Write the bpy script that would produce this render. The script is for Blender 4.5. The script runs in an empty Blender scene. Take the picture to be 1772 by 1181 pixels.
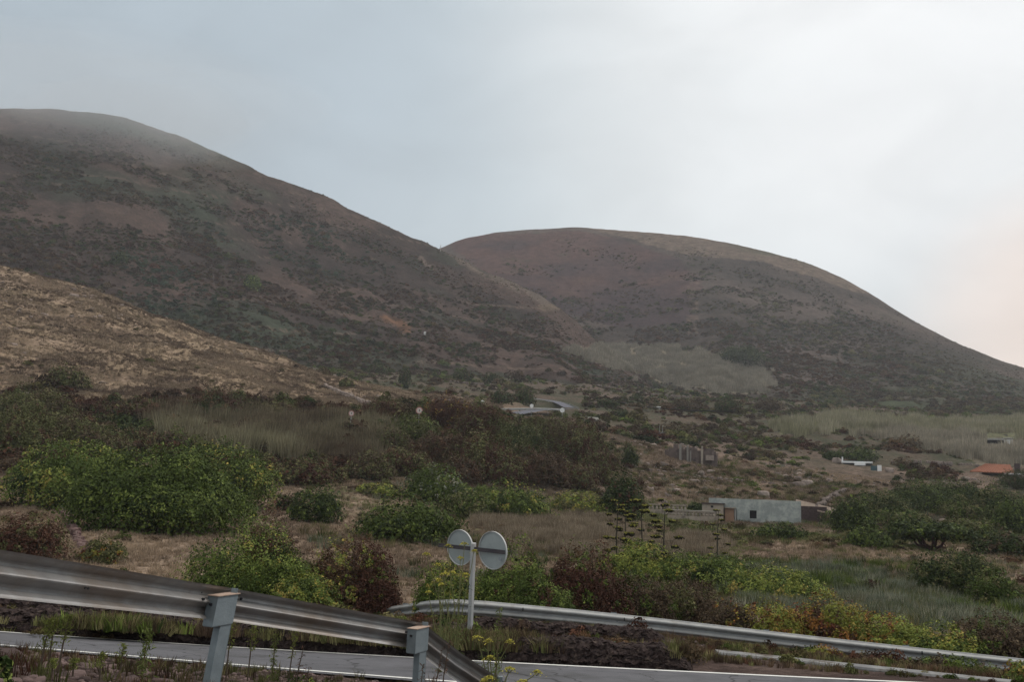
import bpy, math, random
import numpy as np
from mathutils import Vector, Matrix, Euler
R = math.radians
rng = np.random.default_rng(11)
random.seed(11)
sc = bpy.context.scene
COL = sc.collection

# ---------------------------------------------------------------- camera
PW, PH, F = 1772.0, 1181.0, 1600.0
EYE = 1.6
PITCH, ROLL = R(9.2), R(2.2)
camd = bpy.data.cameras.new('camera')
cam = bpy.data.objects.new('camera', camd); COL.objects.link(cam)
camd.sensor_width = 36.0; camd.lens = 36.0 * F / PW
camd.clip_start = 0.1; camd.clip_end = 8000
CM = Euler((R(90) + PITCH, 0, 0)).to_matrix() @ Matrix.Rotation(ROLL, 3, 'Z')
cam.matrix_world = Matrix.Translation((0, 0, EYE)) @ CM.to_4x4()
sc.camera = cam
CMn = np.array(CM)

# ---------------------------------------------------------------- light
SUN_EL, SUN_AZ = R(38), R(62)          # azimuth clockwise from +Y: bright side of the sky is ahead and to the right
w = bpy.data.worlds.new('World'); sc.world = w; w.use_nodes = True
nt = w.node_tree; nt.nodes.clear()
def N(t, ty, **kw):
    n = t.nodes.new(ty)
    for k, v in kw.items(): setattr(n, k, v)
    return n
wo = N(nt, 'ShaderNodeOutputWorld'); bg = N(nt, 'ShaderNodeBackground'); bg.inputs['Strength'].default_value = 0.1
nt.links.new(bg.outputs[0], wo.inputs['Surface'])
sky = N(nt, 'ShaderNodeTexSky'); sky.sky_type = 'NISHITA'; sky.sun_disc = False
sky.sun_elevation = SUN_EL; sky.sun_rotation = SUN_AZ
tc = N(nt, 'ShaderNodeTexCoord')
def wdot(az, el):
    v = (math.sin(R(az)) * math.cos(R(el)), math.cos(R(az)) * math.cos(R(el)), math.sin(R(el)))
    n = N(nt, 'ShaderNodeVectorMath', operation='DOT_PRODUCT'); n.inputs[1].default_value = v
    nt.links.new(tc.outputs['Generated'], n.inputs[0]); return n.outputs['Value']
def wmap(src, a, b, c=0.0, d=1.0):
    n = N(nt, 'ShaderNodeMapRange', interpolation_type='SMOOTHSTEP')
    for i, v in zip((1, 2, 3, 4), (a, b, c, d)): n.inputs[i].default_value = v
    nt.links.new(src, n.inputs[0]); return n.outputs[0]
def wmix(fac, a, b):
    n = N(nt, 'ShaderNodeMix', data_type='RGBA')
    for s, v in ((0, fac), (6, a), (7, b)):
        if hasattr(v, 'is_linked') or hasattr(v, 'links'): nt.links.new(v, n.inputs[s])
        else: n.inputs[s].default_value = v if s == 0 else (*v, 1)
    return n.outputs[2]
def wnoise(scale, det, dist=0.4, z=2.2):
    mp = N(nt, 'ShaderNodeMapping'); mp.inputs['Scale'].default_value = (1, 1, z)
    nt.links.new(tc.outputs['Generated'], mp.inputs[0])
    n = N(nt, 'ShaderNodeTexNoise'); n.inputs['Scale'].default_value = scale; n.inputs['Detail'].default_value = det
    n.inputs['Distortion'].default_value = dist
    nt.links.new(mp.outputs[0], n.inputs['Vector']); return n.outputs['Fac']
def madd(a, b, m=1.0):
    n = N(nt, 'ShaderNodeMath', operation='MULTIPLY_ADD'); nt.links.new(b, n.inputs[0]); n.inputs[1].default_value = m
    nt.links.new(a, n.inputs[2]); return n.outputs[0]
SK = 10.0
def s10(c): return tuple(x * SK for x in c)
n1 = wnoise(1.6, 4); n2 = wnoise(4.5, 5)
blue = wmap(madd(wdot(-34, 26), n1, 0.10), 0.80, 1.07)
c = wmix(blue, s10((0.60, 0.655, 0.675)), s10((0.41, 0.48, 0.535)))
brt = wmap(madd(wdot(26, 30), n1, 0.10), 0.935, 1.065)
c = wmix(brt, c, s10((0.87, 0.88, 0.88)))
warm = wmap(madd(wdot(34, 6), n1, 0.02), 0.985, 1.009)
c = wmix(warm, c, s10((0.88, 0.745, 0.66)))
lum = wmap(n2, 0.25, 0.75, 0.93, 1.06)
vm = N(nt, 'ShaderNodeVectorMath', operation='SCALE'); nt.links.new(c, vm.inputs[0]); nt.links.new(lum, vm.inputs['Scale'])
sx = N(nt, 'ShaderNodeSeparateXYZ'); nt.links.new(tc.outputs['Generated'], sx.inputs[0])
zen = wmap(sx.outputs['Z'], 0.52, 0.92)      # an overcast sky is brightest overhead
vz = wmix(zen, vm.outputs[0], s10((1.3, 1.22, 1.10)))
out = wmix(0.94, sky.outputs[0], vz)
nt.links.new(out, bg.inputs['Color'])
sd = bpy.data.lights.new('sun', 'SUN'); sd.energy = 1.3; sd.angle = R(14); sd.color = (1.0, 0.95, 0.88)
so = bpy.data.objects.new('sun', sd); COL.objects.link(so)
sv = Vector((math.sin(SUN_AZ) * math.cos(SUN_EL), math.cos(SUN_AZ) * math.cos(SUN_EL), math.sin(SUN_EL)))
so.rotation_euler = sv.to_track_quat('Z', 'Y').to_euler()
sc.view_settings.view_transform = 'Standard'; sc.view_settings.look = 'None'
sc.view_settings.exposure = 0.2; sc.view_settings.gamma = 1.0
sc.cycles.max_bounces = 5; sc.cycles.diffuse_bounces = 2; sc.cycles.volume_bounces = 1
sc.cycles.use_denoising = True

# ---------------------------------------------------------------- pixel <-> world helpers
def ray(px, py):
    px = np.asarray(px, float); py = np.asarray(py, float)
    v = np.stack([(px - PW / 2) / F, (PH / 2 - py) / F, -np.ones_like(px)], -1) @ CMn.T
    h = np.hypot(v[..., 0], v[..., 1])
    return np.arctan2(v[..., 0], v[..., 1]), v[..., 2] / h      # azimuth, tan(elevation)
def P(px, py, r):
    a, t = ray(px, py); return np.array([math.sin(a) * r, math.cos(a) * r, EYE + t * r])
def proj(x, y, z):
    v = np.stack([x, y, z - EYE], -1) @ CMn
    return PW / 2 - F * v[..., 0] / v[..., 2], PH / 2 + F * v[..., 1] / v[..., 2]

# ---------------------------------------------------------------- numpy noise
def _h(ix, iy, s):
    n = (ix.astype(np.int64) * 374761393 + iy.astype(np.int64) * 668265263 + s * 1442695041) & 0xffffffff
    n = ((n ^ (n >> 13)) * 1274126177) & 0xffffffff
    return ((n ^ (n >> 16)) & 0xffffff) / float(0xffffff)
def vnoise(x, y, s=0):
    ix, iy = np.floor(x), np.floor(y); fx, fy = x - ix, y - iy
    u, v = fx * fx * (3 - 2 * fx), fy * fy * (3 - 2 * fy)
    a, b, c_, d = _h(ix, iy, s), _h(ix + 1, iy, s), _h(ix, iy + 1, s), _h(ix + 1, iy + 1, s)
    return (a * (1 - u) + b * u) * (1 - v) + (c_ * (1 - u) + d * u) * v
def fbm(x, y, o=4, s=0):
    t = 0; amp = 1; tot = 0
    for k in range(o):
        t = t + amp * (vnoise(x, y, s + k * 17) - .5); tot += amp; amp *= .5
        x = x * 2.03 + 11.3; y = y * 2.03 - 7.1
    return t / tot * 2
def inpoly(px, py, poly):
    px = np.asarray(px); r = np.zeros(px.shape, bool); n = len(poly)
    for i in range(n):
        x0, y0 = poly[i]; x1, y1 = poly[(i + 1) % n]
        if y0 == y1: continue
        c_ = ((y0 > py) != (y1 > py)) & (px < (x1 - x0) * (py - y0) / (y1 - y0) + x0)
        r ^= c_
    return r
def soft(px, py, poly, wob=10, s=3):
    return inpoly(px + wob * fbm(px / 22, py / 12, 3, s), py + wob * .6 * fbm(px / 22 + 9, py / 12, 3, s + 5), poly)

# ---------------------------------------------------------------- tagging / linking
def tag(o, label=None, cat=None, group=None, kind=None):
    if label: o['label'] = label
    if cat: o['category'] = cat
    if group: o['group'] = group
    if kind: o['kind'] = kind
    return o
def empty(name, loc, label, cat, group=None, rz=0):
    o = bpy.data.objects.new(name, None); COL.objects.link(o); o.location = loc; o.rotation_euler = (0, 0, rz)
    o.empty_display_size = .2
    return tag(o, label, cat, group)
def link(name, me, mat, parent=None, loc=None):
    o = bpy.data.objects.new(name, me); COL.objects.link(o)
    if mat is not None:
        me.materials.clear(); me.materials.append(mat)
    if parent: o.parent = parent
    if loc is not None: o.location = loc
    return o
def mesh_np(name, V, Fc, k, cols=None, smooth=False):
    """V (n,3), Fc (m,k) index array; cols (m,3) per-face or (n,3) per-vertex."""
    me = bpy.data.meshes.new(name)
    V = np.asarray(V, np.float32); Fc = np.asarray(Fc, np.int32)
    me.vertices.add(len(V)); me.vertices.foreach_set('co', V.ravel())
    me.loops.add(Fc.size); me.loops.foreach_set('vertex_index', Fc.ravel())
    me.polygons.add(len(Fc)); me.polygons.foreach_set('loop_start', np.arange(0, Fc.size, k, dtype=np.int32))
    me.polygons.foreach_set('loop_total', np.full(len(Fc), k, np.int32))
    me.polygons.foreach_set('use_smooth', np.full(len(Fc), smooth, bool))
    me.update(calc_edges=True)
    if cols is not None:
        cols = np.asarray(cols, np.float32)
        if len(cols) == len(Fc) and len(cols) != len(V): cols = None if cols is None else np.repeat(cols, k, 0); dom = 'CORNER'
        else: dom = 'POINT'
        at = me.color_attributes.new('Col', 'FLOAT_COLOR', dom)
        at.data.foreach_set('color', np.concatenate([cols, np.ones((len(cols), 1), np.float32)], 1).ravel())
    return me

class MB:
    """collects simple solids into one mesh"""
    def __init__(s): s.v = []; s.f = []
    def add(s, v, f):
        n = len(s.v); s.v += [tuple(map(float, p)) for p in v]; s.f += [tuple(i + n for i in q) for q in f]; return s
    def box(s, c, d, rz=0, M=None, taper=1.0):
        x, y, z = [a / 2 for a in d]
        vs = [(sx * x * (taper if sz > 0 else 1), sy * y * (taper if sz > 0 else 1), sz * z) for sz in (-1, 1) for sy in (-1, 1) for sx in (-1, 1)]
        m = M if M is not None else Matrix.Rotation(rz, 3, 'Z')
        vs = [tuple(m @ Vector(p) + Vector(c)) for p in vs]
        return s.add(vs, [(0, 2, 3, 1), (4, 5, 7, 6), (0, 1, 5, 4), (2, 6, 7, 3), (0, 4, 6, 2), (1, 3, 7, 5)])
    def tube(s, pts, rad, n=8, caps=True):
        pts = [Vector(map(float, p)) for p in pts]
        if not hasattr(rad, '__len__'): rad = [rad] * len(pts)
        rings = []
        for i, p in enumerate(pts):
            d = (pts[min(i + 1, len(pts) - 1)] - pts[max(i - 1, 0)]).normalized()
            a = d.orthogonal().normalized(); b = d.cross(a)
            if i == 0: ref = a
            a = (ref - d * ref.dot(d)).normalized(); b = d.cross(a); ref = a
            rings.append([p + (a * math.cos(2 * math.pi * j / n) + b * math.sin(2 * math.pi * j / n)) * rad[i] for j in range(n)])
        vs = [q for r_ in rings for q in r_]; fs = []
        for i in range(len(pts) - 1):
            for j in range(n):
                fs.append((i * n + j, i * n + (j + 1) % n, (i + 1) * n + (j + 1) % n, (i + 1) * n + j))
        if caps: fs += [tuple(range(n - 1, -1, -1)), tuple((len(pts) - 1) * n + j for j in range(n))]
        return s.add(vs, fs)
    def sweep(s, sections, closed=True):
        n = len(sections[0]); vs = [p for q in sections for p in q]; fs = []
        m = n if closed else n - 1
        for i in range(len(sections) - 1):
            for j in range(m):
                fs.append((i * n + j, i * n + (j + 1) % n, (i + 1) * n + (j + 1) % n, (i + 1) * n + j))
        if closed: fs += [tuple(range(n - 1, -1, -1)), tuple((len(sections) - 1) * n + j for j in range(n))]
        return s.add(vs, fs)
    def prism(s, poly, y0, y1, M=None, c=(0, 0, 0)):
        """poly in XZ, extruded along Y"""
        n = len(poly); vs = [(x, y0, z) for x, z in poly] + [(x, y1, z) for x, z in poly]
        m = M if M is not None else Matrix.Identity(3)
        vs = [tuple(m @ Vector(p) + Vector(c)) for p in vs]
        return s.add(vs, [tuple(range(n)), tuple(range(2 * n - 1, n - 1, -1))] + [(i, i + n, (i + 1) % n + n, (i + 1) % n) for i in range(n)])
    def build(s, name, mat, parent=None, smooth=False, bevel=0):
        me = bpy.data.meshes.new(name); me.from_pydata(s.v, [], s.f); me.update()
        if smooth: me.polygons.foreach_set('use_smooth', [True] * len(me.polygons))
        o = link(name, me, mat, parent)
        if bevel:
            b = o.modifiers.new('bevel', 'BEVEL'); b.width = bevel; b.segments = 2; b.limit_method = 'ANGLE'
        return o

# ---------------------------------------------------------------- materials
def newmat(name):
    m = bpy.data.materials.new(name); m.use_nodes = True; t = m.node_tree; t.nodes.clear()
    o = N(t, 'ShaderNodeOutputMaterial'); b = N(t, 'ShaderNodeBsdfPrincipled'); t.links.new(b.outputs[0], o.inputs[0])
    return m, t, b
def noise_mat(name, c1, c2, scale=4, rough=.9, bump=.3, spec=.25, metal=0, det=6, c3=None, scale3=1.0, f3=(.5, .7), bscale=None, vec='Object', stretch=(1, 1, 1)):
    m, t, b = newmat(name)
    tcn = N(t, 'ShaderNodeTexCoord'); mp = N(t, 'ShaderNodeMapping'); mp.inputs['Scale'].default_value = stretch
    t.links.new(tcn.outputs[vec], mp.inputs[0])
    n = N(t, 'ShaderNodeTexNoise'); n.inputs['Scale'].default_value = scale; n.inputs['Detail'].default_value = det; n.inputs['Roughness'].default_value = .65
    t.links.new(mp.outputs[0], n.inputs['Vector'])
    rp = N(t, 'ShaderNodeMapRange'); rp.inputs[1].default_value = .3; rp.inputs[2].default_value = .7; t.links.new(n.outputs['Fac'], rp.inputs[0])
    mx = N(t, 'ShaderNodeMix', data_type='RGBA'); t.links.new(rp.outputs[0], mx.inputs[0]); mx.inputs[6].default_value = (*c1, 1); mx.inputs[7].default_value = (*c2, 1)
    res = mx.outputs[2]
    if c3:
        n3 = N(t, 'ShaderNodeTexNoise'); n3.inputs['Scale'].default_value = scale3; n3.inputs['Detail'].default_value = 7; n3.inputs['Roughness'].default_value = .7
        t.links.new(mp.outputs[0], n3.inputs['Vector'])
        r3 = N(t, 'ShaderNodeMapRange'); r3.inputs[1].default_value = f3[0]; r3.inputs[2].default_value = f3[1]; t.links.new(n3.outputs['Fac'], r3.inputs[0])
        m3 = N(t, 'ShaderNodeMix', data_type='RGBA'); t.links.new(r3.outputs[0], m3.inputs[0]); t.links.new(res, m3.inputs[6]); m3.inputs[7].default_value = (*c3, 1)
        res = m3.outputs[2]
    t.links.new(res, b.inputs['Base Color'])
    b.inputs['Roughness'].default_value = rough; b.inputs['Specular IOR Level'].default_value = spec; b.inputs['Metallic'].default_value = metal
    if bump:
        nb = N(t, 'ShaderNodeTexNoise'); nb.inputs['Scale'].default_value = bscale or scale * 3; nb.inputs['Detail'].default_value = 5
        t.links.new(mp.outputs[0], nb.inputs['Vector'])
        bp = N(t, 'ShaderNodeBump'); bp.inputs['Strength'].default_value = bump; bp.inputs['Distance'].default_value = .02
        t.links.new(nb.outputs['Fac'], bp.inputs['Height']); t.links.new(bp.outputs[0], b.inputs['Normal'])
    return m
def leaf_mat(name, inst=False, spec=.3, rough=.55):
    m, t, b = newmat(name)
    a = N(t, 'ShaderNodeAttribute', attribute_name='Col'); res = a.outputs['Color']
    if inst:
        i = N(t, 'ShaderNodeAttribute', attribute_name='tint'); i.attribute_type = 'INSTANCER'
        mx = N(t, 'ShaderNodeMix', data_type='RGBA', blend_type='MULTIPLY'); mx.inputs[0].default_value = 1
        t.links.new(res, mx.inputs[6]); t.links.new(i.outputs['Color'], mx.inputs[7]); res = mx.outputs[2]
    t.links.new(res, b.inputs['Base Color']); b.inputs['Roughness'].default_value = rough
    b.inputs['Specular IOR Level'].default_value = spec
    tr = N(t, 'ShaderNodeBsdfTranslucent'); t.links.new(res, tr.inputs[0])
    ms = N(t, 'ShaderNodeMixShader'); ms.inputs[0].default_value = .10
    o = [n for n in t.nodes if n.type == 'OUTPUT_MATERIAL'][0]
    t.links.new(b.outputs[0], ms.inputs[1]); t.links.new(tr.outputs[0], ms.inputs[2]); t.links.new(ms.outputs[0], o.inputs[0])
    return m
def terrain_mat(name, scale, bump, bdist):
    m, t, b = newmat(name)
    a = N(t, 'ShaderNodeAttribute', attribute_name='Col'); g = N(t, 'ShaderNodeNewGeometry')
    res = a.outputs['Color']
    for k, (s, lo, hi) in enumerate(((scale, .5, 1.5), (scale * 5.3, .6, 1.4))):
        n = N(t, 'ShaderNodeTexNoise'); n.inputs['Scale'].default_value = s; n.inputs['Detail'].default_value = 8; n.inputs['Roughness'].default_value = .72
        t.links.new(g.outputs['Position'], n.inputs['Vector'])
        r_ = N(t, 'ShaderNodeMapRange'); r_.inputs[1].default_value = .32; r_.inputs[2].default_value = .68; r_.inputs[3].default_value = lo; r_.inputs[4].default_value = hi
        t.links.new(n.outputs['Fac'], r_.inputs[0])
        v = N(t, 'ShaderNodeVectorMath', operation='SCALE'); t.links.new(res, v.inputs[0]); t.links.new(r_.outputs[0], v.inputs['Scale']); res = v.outputs[0]
        last = n
    t.links.new(res, b.inputs['Base Color']); b.inputs['Roughness'].default_value = 1; b.inputs['Specular IOR Level'].default_value = .03
    bp = N(t, 'ShaderNodeBump'); bp.inputs['Strength'].default_value = bump; bp.inputs['Distance'].default_value = bdist
    t.links.new(last.outputs['Fac'], bp.inputs['Height']); t.links.new(bp.outputs[0], b.inputs['Normal'])
    return m
M_leaf = leaf_mat('leaves', False, .10, .7); M_leafi = leaf_mat('scrub_leaves', True, .03, .9)
M_stem = noise_mat('bark', (.07, .05, .035), (.13, .10, .075), 12)
M_galv = noise_mat('galvanised_steel', (.215, .208, .208), (.33, .322, .318), 5, .5, .12, .5, .35, c3=(.21, .17, .14), scale3=1.6, f3=(.42, .70), bscale=60)
M_galv2 = noise_mat('weathered_steel', (.25, .255, .26), (.36, .365, .365), 4, .55, .1, .5, .3, c3=(.20, .18, .16), scale3=1.6, f3=(.55, .75), bscale=40)
M_post = noise_mat('post_steel', (.15, .18, .20), (.215, .25, .27), 7, .55, .12, .5, .25, c3=(.30, .25, .20), scale3=3, f3=(.62, .78), bscale=60)
M_rust = noise_mat('worn_lip', (.30, .20, .15), (.42, .33, .27), 20, .75, .2)
M_dark = noise_mat('dark_void', (.012, .012, .015), (.02, .02, .025), 5, .8, 0)
M_asph = noise_mat('asphalt', (.085, .085, .095), (.125, .125, .14), 2.2, .85, .5, .3, c3=(.065, .065, .07), scale3=.5, f3=(.5, .62), bscale=90)
def add_cracks(m):
    t = m.node_tree; b = [n for n in t.nodes if n.type == 'BSDF_PRINCIPLED'][0]; lk = b.inputs['Base Color'].links[0]; srcs = lk.from_socket
    g = N(t, 'ShaderNodeNewGeometry'); nz = N(t, 'ShaderNodeTexNoise'); nz.inputs['Scale'].default_value = 2.5; t.links.new(g.outputs['Position'], nz.inputs['Vector'])
    ad = N(t, 'ShaderNodeVectorMath', operation='MULTIPLY_ADD'); ad.inputs[1].default_value = (.5, .5, 0); t.links.new(nz.outputs['Color'], ad.inputs[0]); t.links.new(g.outputs['Position'], ad.inputs[2])
    v = N(t, 'ShaderNodeTexVoronoi', feature='DISTANCE_TO_EDGE'); v.inputs['Scale'].default_value = .75; t.links.new(ad.outputs[0], v.inputs['Vector'])
    mr = N(t, 'ShaderNodeMapRange'); mr.inputs[1].default_value = .004; mr.inputs[2].default_value = .014; mr.inputs[3].default_value = .35; mr.inputs[4].default_value = 1; t.links.new(v.outputs['Distance'], mr.inputs[0])
    sc_ = N(t, 'ShaderNodeVectorMath', operation='SCALE'); t.links.new(srcs, sc_.inputs[0]); t.links.new(mr.outputs[0], sc_.inputs['Scale']); t.links.new(sc_.outputs[0], b.inputs['Base Color'])
add_cracks(M_asph)
M_paint = noise_mat('road_paint', (.78, .78, .76), (.62, .62, .60), 6, .7, .15, c3=(.30, .29, .28), scale3=4, f3=(.62, .7))
M_conc = noise_mat('concrete', (.30, .29, .28), (.42, .41, .39), 3, .9, .3, c3=(.16, .14, .12), scale3=1.5, f3=(.5, .7))
M_stone = noise_mat('basalt_stone', (.040, .027, .028), (.085, .062, .06), 5, .95, .6, .2, c3=(.20, .15, .13), scale3=2.5, f3=(.58, .75))
M_stonel = noise_mat('pale_stone', (.20, .16, .14), (.34, .28, .25), 2, .95, .5, .2)

# ---------------------------------------------------------------- terrain sheets (polar height fields)
class Sheet:
    def __init__(s, curves, az0, az1, naz, rgrid, smooth_from=0, smooth_n=0):
        s.az = np.linspace(R(az0), R(az1), naz); s.r = np.asarray(rgrid, float)
        Rk, Zk = [], []
        for cv in curves:
            cv = np.array(cv, float); a, t = ray(cv[:, 0], cv[:, 1]); z = EYE + t * cv[:, 2]
            o = np.argsort(a); a, rr, z = a[o], cv[o, 2], z[o]
            rk = np.interp(s.az, a, rr); tk = np.interp(s.az, a, (z - EYE) / rr)
            Rk.append(rk); Zk.append(EYE + tk * rk)
        Rk = np.array(Rk); Zk = np.array(Zk)
        k = np.ones(9) / 9.0
        for i in range(len(Rk)):
            for A in (Rk, Zk):
                A[i] = np.convolve(np.pad(A[i], 4, 'edge'), k, 'valid')
        Z = np.empty((naz, len(s.r)))
        for i in range(naz):
            Z[i] = np.interp(s.r, Rk[:, i], Zk[:, i])
        if smooth_n:
            kk = np.hanning(smooth_n + 2)[1:-1]; kk /= kk.sum(); pad = smooth_n // 2
            Zs = np.array([np.convolve(np.pad(row, pad, 'edge'), kk, 'valid')[:len(row)] for row in Z])
            wt = np.clip((s.r - smooth_from) / (smooth_from * .3 + 1e-6), 0, 1)[None]
            Z = Z * (1 - wt) + Zs * wt
        s.Z = Z
        A, RR = np.meshgrid(s.az, s.r, indexing='ij')
        s.A, s.RR = A, RR; s.X = np.sin(A) * RR; s.Y = np.cos(A) * RR
    def z(s, x, y):
        x = np.asarray(x, float); y = np.asarray(y, float)
        a = np.arctan2(x, y); r = np.hypot(x, y)
        fi = np.clip((a - s.az[0]) / (s.az[1] - s.az[0]), 0, len(s.az) - 1.001)
        j = np.clip(np.searchsorted(s.r, r) - 1, 0, len(s.r) - 2)
        fj = np.clip((r - s.r[j]) / (s.r[j + 1] - s.r[j]), 0, 1)
        i = fi.astype(int); fi = fi - i
        Z = s.Z
        return (Z[i, j] * (1 - fi) + Z[i + 1, j] * fi) * (1 - fj) + (Z[i, j + 1] * (1 - fi) + Z[i + 1, j + 1] * fi) * fj
    def hit(s, px, py, rmin=0):
        a, t = ray(px, py)
        rr = s.r[s.r >= rmin]; rr = np.linspace(rr[0], rr[-1], 4000) if len(rr) else rr
        zz = s.z(np.sin(a) * rr, np.cos(a) * rr); d = zz - (EYE + t * rr)
        k = np.argmax(d > 0)
        r = rr[k] if d.max() > 0 else rr[-1]
        return np.array([math.sin(a) * r, math.cos(a) * r, EYE + t * r]), r
    def build(s, name, mat, colf):
        na, nr = s.Z.shape
        V = np.stack([s.X, s.Y, s.Z], -1).reshape(-1, 3)
        I = np.arange(na * nr).reshape(na, nr)
        Fc = np.stack([I[:-1, :-1], I[1:, :-1], I[1:, 1:], I[:-1, 1:]], -1).reshape(-1, 4)[:, ::-1]
        px, py = proj(s.X, s.Y, s.Z)
        C = colf(px, py, s.X, s.Y, s.RR).reshape(-1, 3)
        o = link(name, mesh_np(name, V, Fc, 4, C, True), mat)
        return tag(o, kind='structure')

rg = np.concatenate([np.linspace(1.5, 11, 60), np.linspace(11.1, 24, 130), np.geomspace(24.2, 560, 330)])
G = Sheet([
    [(-900, 2200, 1.5), (886, 2200, 1.5), (2700, 2200, 1.5)],
    [(-700, 1190, 4.5), (-200, 1190, 5.0), (0, 1187, 5.7), (350, 1200, 7.5), (700, 1222, 10.2), (1000, 1240, 10), (1400, 1250, 9.5), (2500, 1270, 9.5)],
    [(-700, 1062, 13), (0, 1124, 12.5), (350, 1153, 12), (700, 1181, 12), (1000, 1205, 11.7), (1400, 1230, 11.4), (1772, 1252, 11.2), (2500, 1290, 11)],
    [(-700, 1045, 16.5), (0, 1099, 16), (350, 1121, 15.5), (730, 1144, 15.2), (1000, 1158, 15), (1450, 1180, 14.6), (1772, 1196, 14.2), (2500, 1230, 14)],
    [(-700, 1043, 16.6), (0, 1098, 16.2), (350, 1119, 15.8), (730, 1140, 15.6), (1000, 1150, 15.5), (1240, 1165, 15.2), (1450, 1176, 14.8), (1772, 1192, 14.5), (2500, 1225, 14.2)],
    [(-700, 1000, 17.1), (0, 1075, 16.7), (350, 1092, 16.4), (730, 1110, 16.3), (1000, 1126, 16.2), (1200, 1140, 16), (1260, 1150, 16), (1450, 1165, 16), (1772, 1186, 16), (2500, 1220, 16)],
    [(-700, 990, 18.4), (0, 1063, 18.2), (350, 1080, 18), (730, 1098, 17.8), (1000, 1112, 17.8), (1200, 1126, 17.8), (1450, 1150, 17.8), (1772, 1182, 18), (2500, 1215, 18)],
    [(-700, 960, 19), (0, 1047, 18.8), (350, 1064, 18.6), (730, 1080, 18.4), (870, 1083, 18.4), (1100, 1096, 18.6), (1200, 1112, 18.8), (1450, 1146, 19), (1772, 1180, 19), (2500, 1210, 19)],
    [(-700, 955, 21), (0, 1042, 21), (350, 1060, 20.5), (730, 1078, 20), (870, 1084, 20.2), (1065, 1100, 21), (1330, 1133, 21.5), (1572, 1161, 22), (1772, 1180, 22.5), (2500, 1205, 23)],
    [(-700, 1000, 26), (0, 1045, 26), (480, 1086, 26), (886, 1096, 26), (1772, 1140, 27), (2500, 1160, 28)],
    [(-700, 925, 40), (0, 948, 40), (350, 962, 40), (700, 985, 40), (1000, 1005, 42), (1400, 1040, 42), (1772, 1075, 42), (2500, 1110, 42)],
    [(-700, 850, 70), (0, 878, 70), (350, 886, 70), (700, 905, 70), (1000, 925, 72), (1400, 950, 72), (1772, 985, 72), (2500, 1010, 72)],
    [(-700, 780, 100), (0, 805, 100), (350, 812, 100), (700, 845, 100), (1000, 880, 105), (1200, 897, 108), (1400, 906, 110), (1772, 930, 110), (2500, 955, 110)],
    [(-700, 650, 150), (0, 690, 150), (200, 702, 150), (400, 708, 150), (600, 715, 145), (850, 725, 150), (1000, 765, 160), (1200, 802, 165), (1400, 832, 170), (1600, 850, 175), (1772, 860, 175), (2500, 890, 175)],
    [(-700, 210, 290), (-300, 360, 265), (0, 455, 245), (130, 490, 238), (250, 535, 230), (400, 590, 220), (550, 645, 208), (700, 685, 200), (830, 706, 195), (900, 712, 200), (1000, 722, 220), (1200, 755, 235), (1400, 775, 245), (1772, 805, 250), (2500, 830, 250)],
    [(-700, 330, 340), (0, 540, 320), (250, 600, 300), (550, 665, 290), (700, 680, 290), (850, 690, 300), (1000, 693, 310), (1200, 712, 320), (1400, 728, 330), (1772, 755, 335), (2500, 780, 335)],
    [(-700, 480, 420), (0, 600, 420), (400, 620, 420), (700, 640, 420), (900, 650, 430), (1100, 672, 440), (1400, 700, 450), (1772, 725, 455), (2500, 750, 455)],
    [(-700, 600, 560), (0, 640, 560), (700, 680, 560), (1100, 690, 560), (1400, 705, 560), (1772, 728, 560), (2500, 750, 560)],
], -52, 52, 760, rg, 26, 9)
px0, py0 = proj(G.X, G.Y, G.Z)
rr = G.RR
amp = np.interp(rr, [0, 4, 8, 11, 16.2, 17.2, 22, 40, 70, 140, 250, 560], [.01, .03, .06, 0, .0, .07, .08, .25, .45, .7, 1.2, 2.2])
lam = np.interp(rr, [0, 10, 40, 150, 560], [.6, .8, 5, 12, 34])
G.Z += amp * fbm(G.X / 7.0, G.Y / 7.0, 5, 5) * np.clip(rr / 60, .35, 1)
G.Z += amp * .45 * fbm(G.X / 1.7, G.Y / 1.7, 4, 9)
G.Z += np.where((rr > 125) & (px0 < 860), 1, 0) * np.clip((rr - 125) / 40, 0, 1) * .55 * fbm(G.X / 11 + G.Z / 3.0, G.Z / 1.5, 3, 41)

rgA = np.linspace(330, 800, 230)
A_ = Sheet([
    [(-900, 600, 330), (0, 700, 330), (1300, 740, 330), (2400, 800, 330)],
    [(-900, 480, 400), (0, 560, 400), (400, 590, 400), (700, 640, 400), (900, 660, 400), (1100, 690, 400), (1300, 720, 400), (2400, 800, 400)],
    [(-900, 210, 540), (0, 340, 540), (200, 350, 540), (400, 420, 535), (600, 490, 530), (800, 550, 525), (950, 592, 520), (1050, 640, 520), (1200, 700, 520), (2400, 830, 520)],
    [(-900, 130, 660), (-400, 165, 660), (0, 186, 655), (100, 184, 655), (200, 196, 650), (240, 209, 648), (320, 235, 644), (390, 267, 640), (450, 296, 636), (520, 324, 632), (562, 337, 630), (577, 341, 629), (582, 353, 628), (640, 378, 624), (700, 405, 620), (765, 432, 614), (830, 466, 606), (900, 496, 598), (950, 520, 590), (1000, 556, 580), (1060, 620, 575), (1200, 715, 560), (2400, 830, 560)],
    [(-900, 300, 790), (0, 330, 790), (600, 450, 790), (1000, 620, 790), (1200, 740, 790), (2400, 840, 790)],
], -52, 40, 520, rgA, 1, 21)
am = 1 + 1.8 * np.clip((660 - A_.RR) / 200, 0, 1)
def gully(S_, seed, wl):
    q = S_.A * 600 / wl; rd = 1 - 2 * np.abs(fbm(q + .6 * fbm(q * .5, S_.RR / 120, 3, seed + 1), S_.RR / 260, 4, seed)); return rd
A_.Z += -3.2 * gully(A_, 511, 34) * np.clip((640 - A_.RR) / 160, 0, 1) + 2.4
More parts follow.
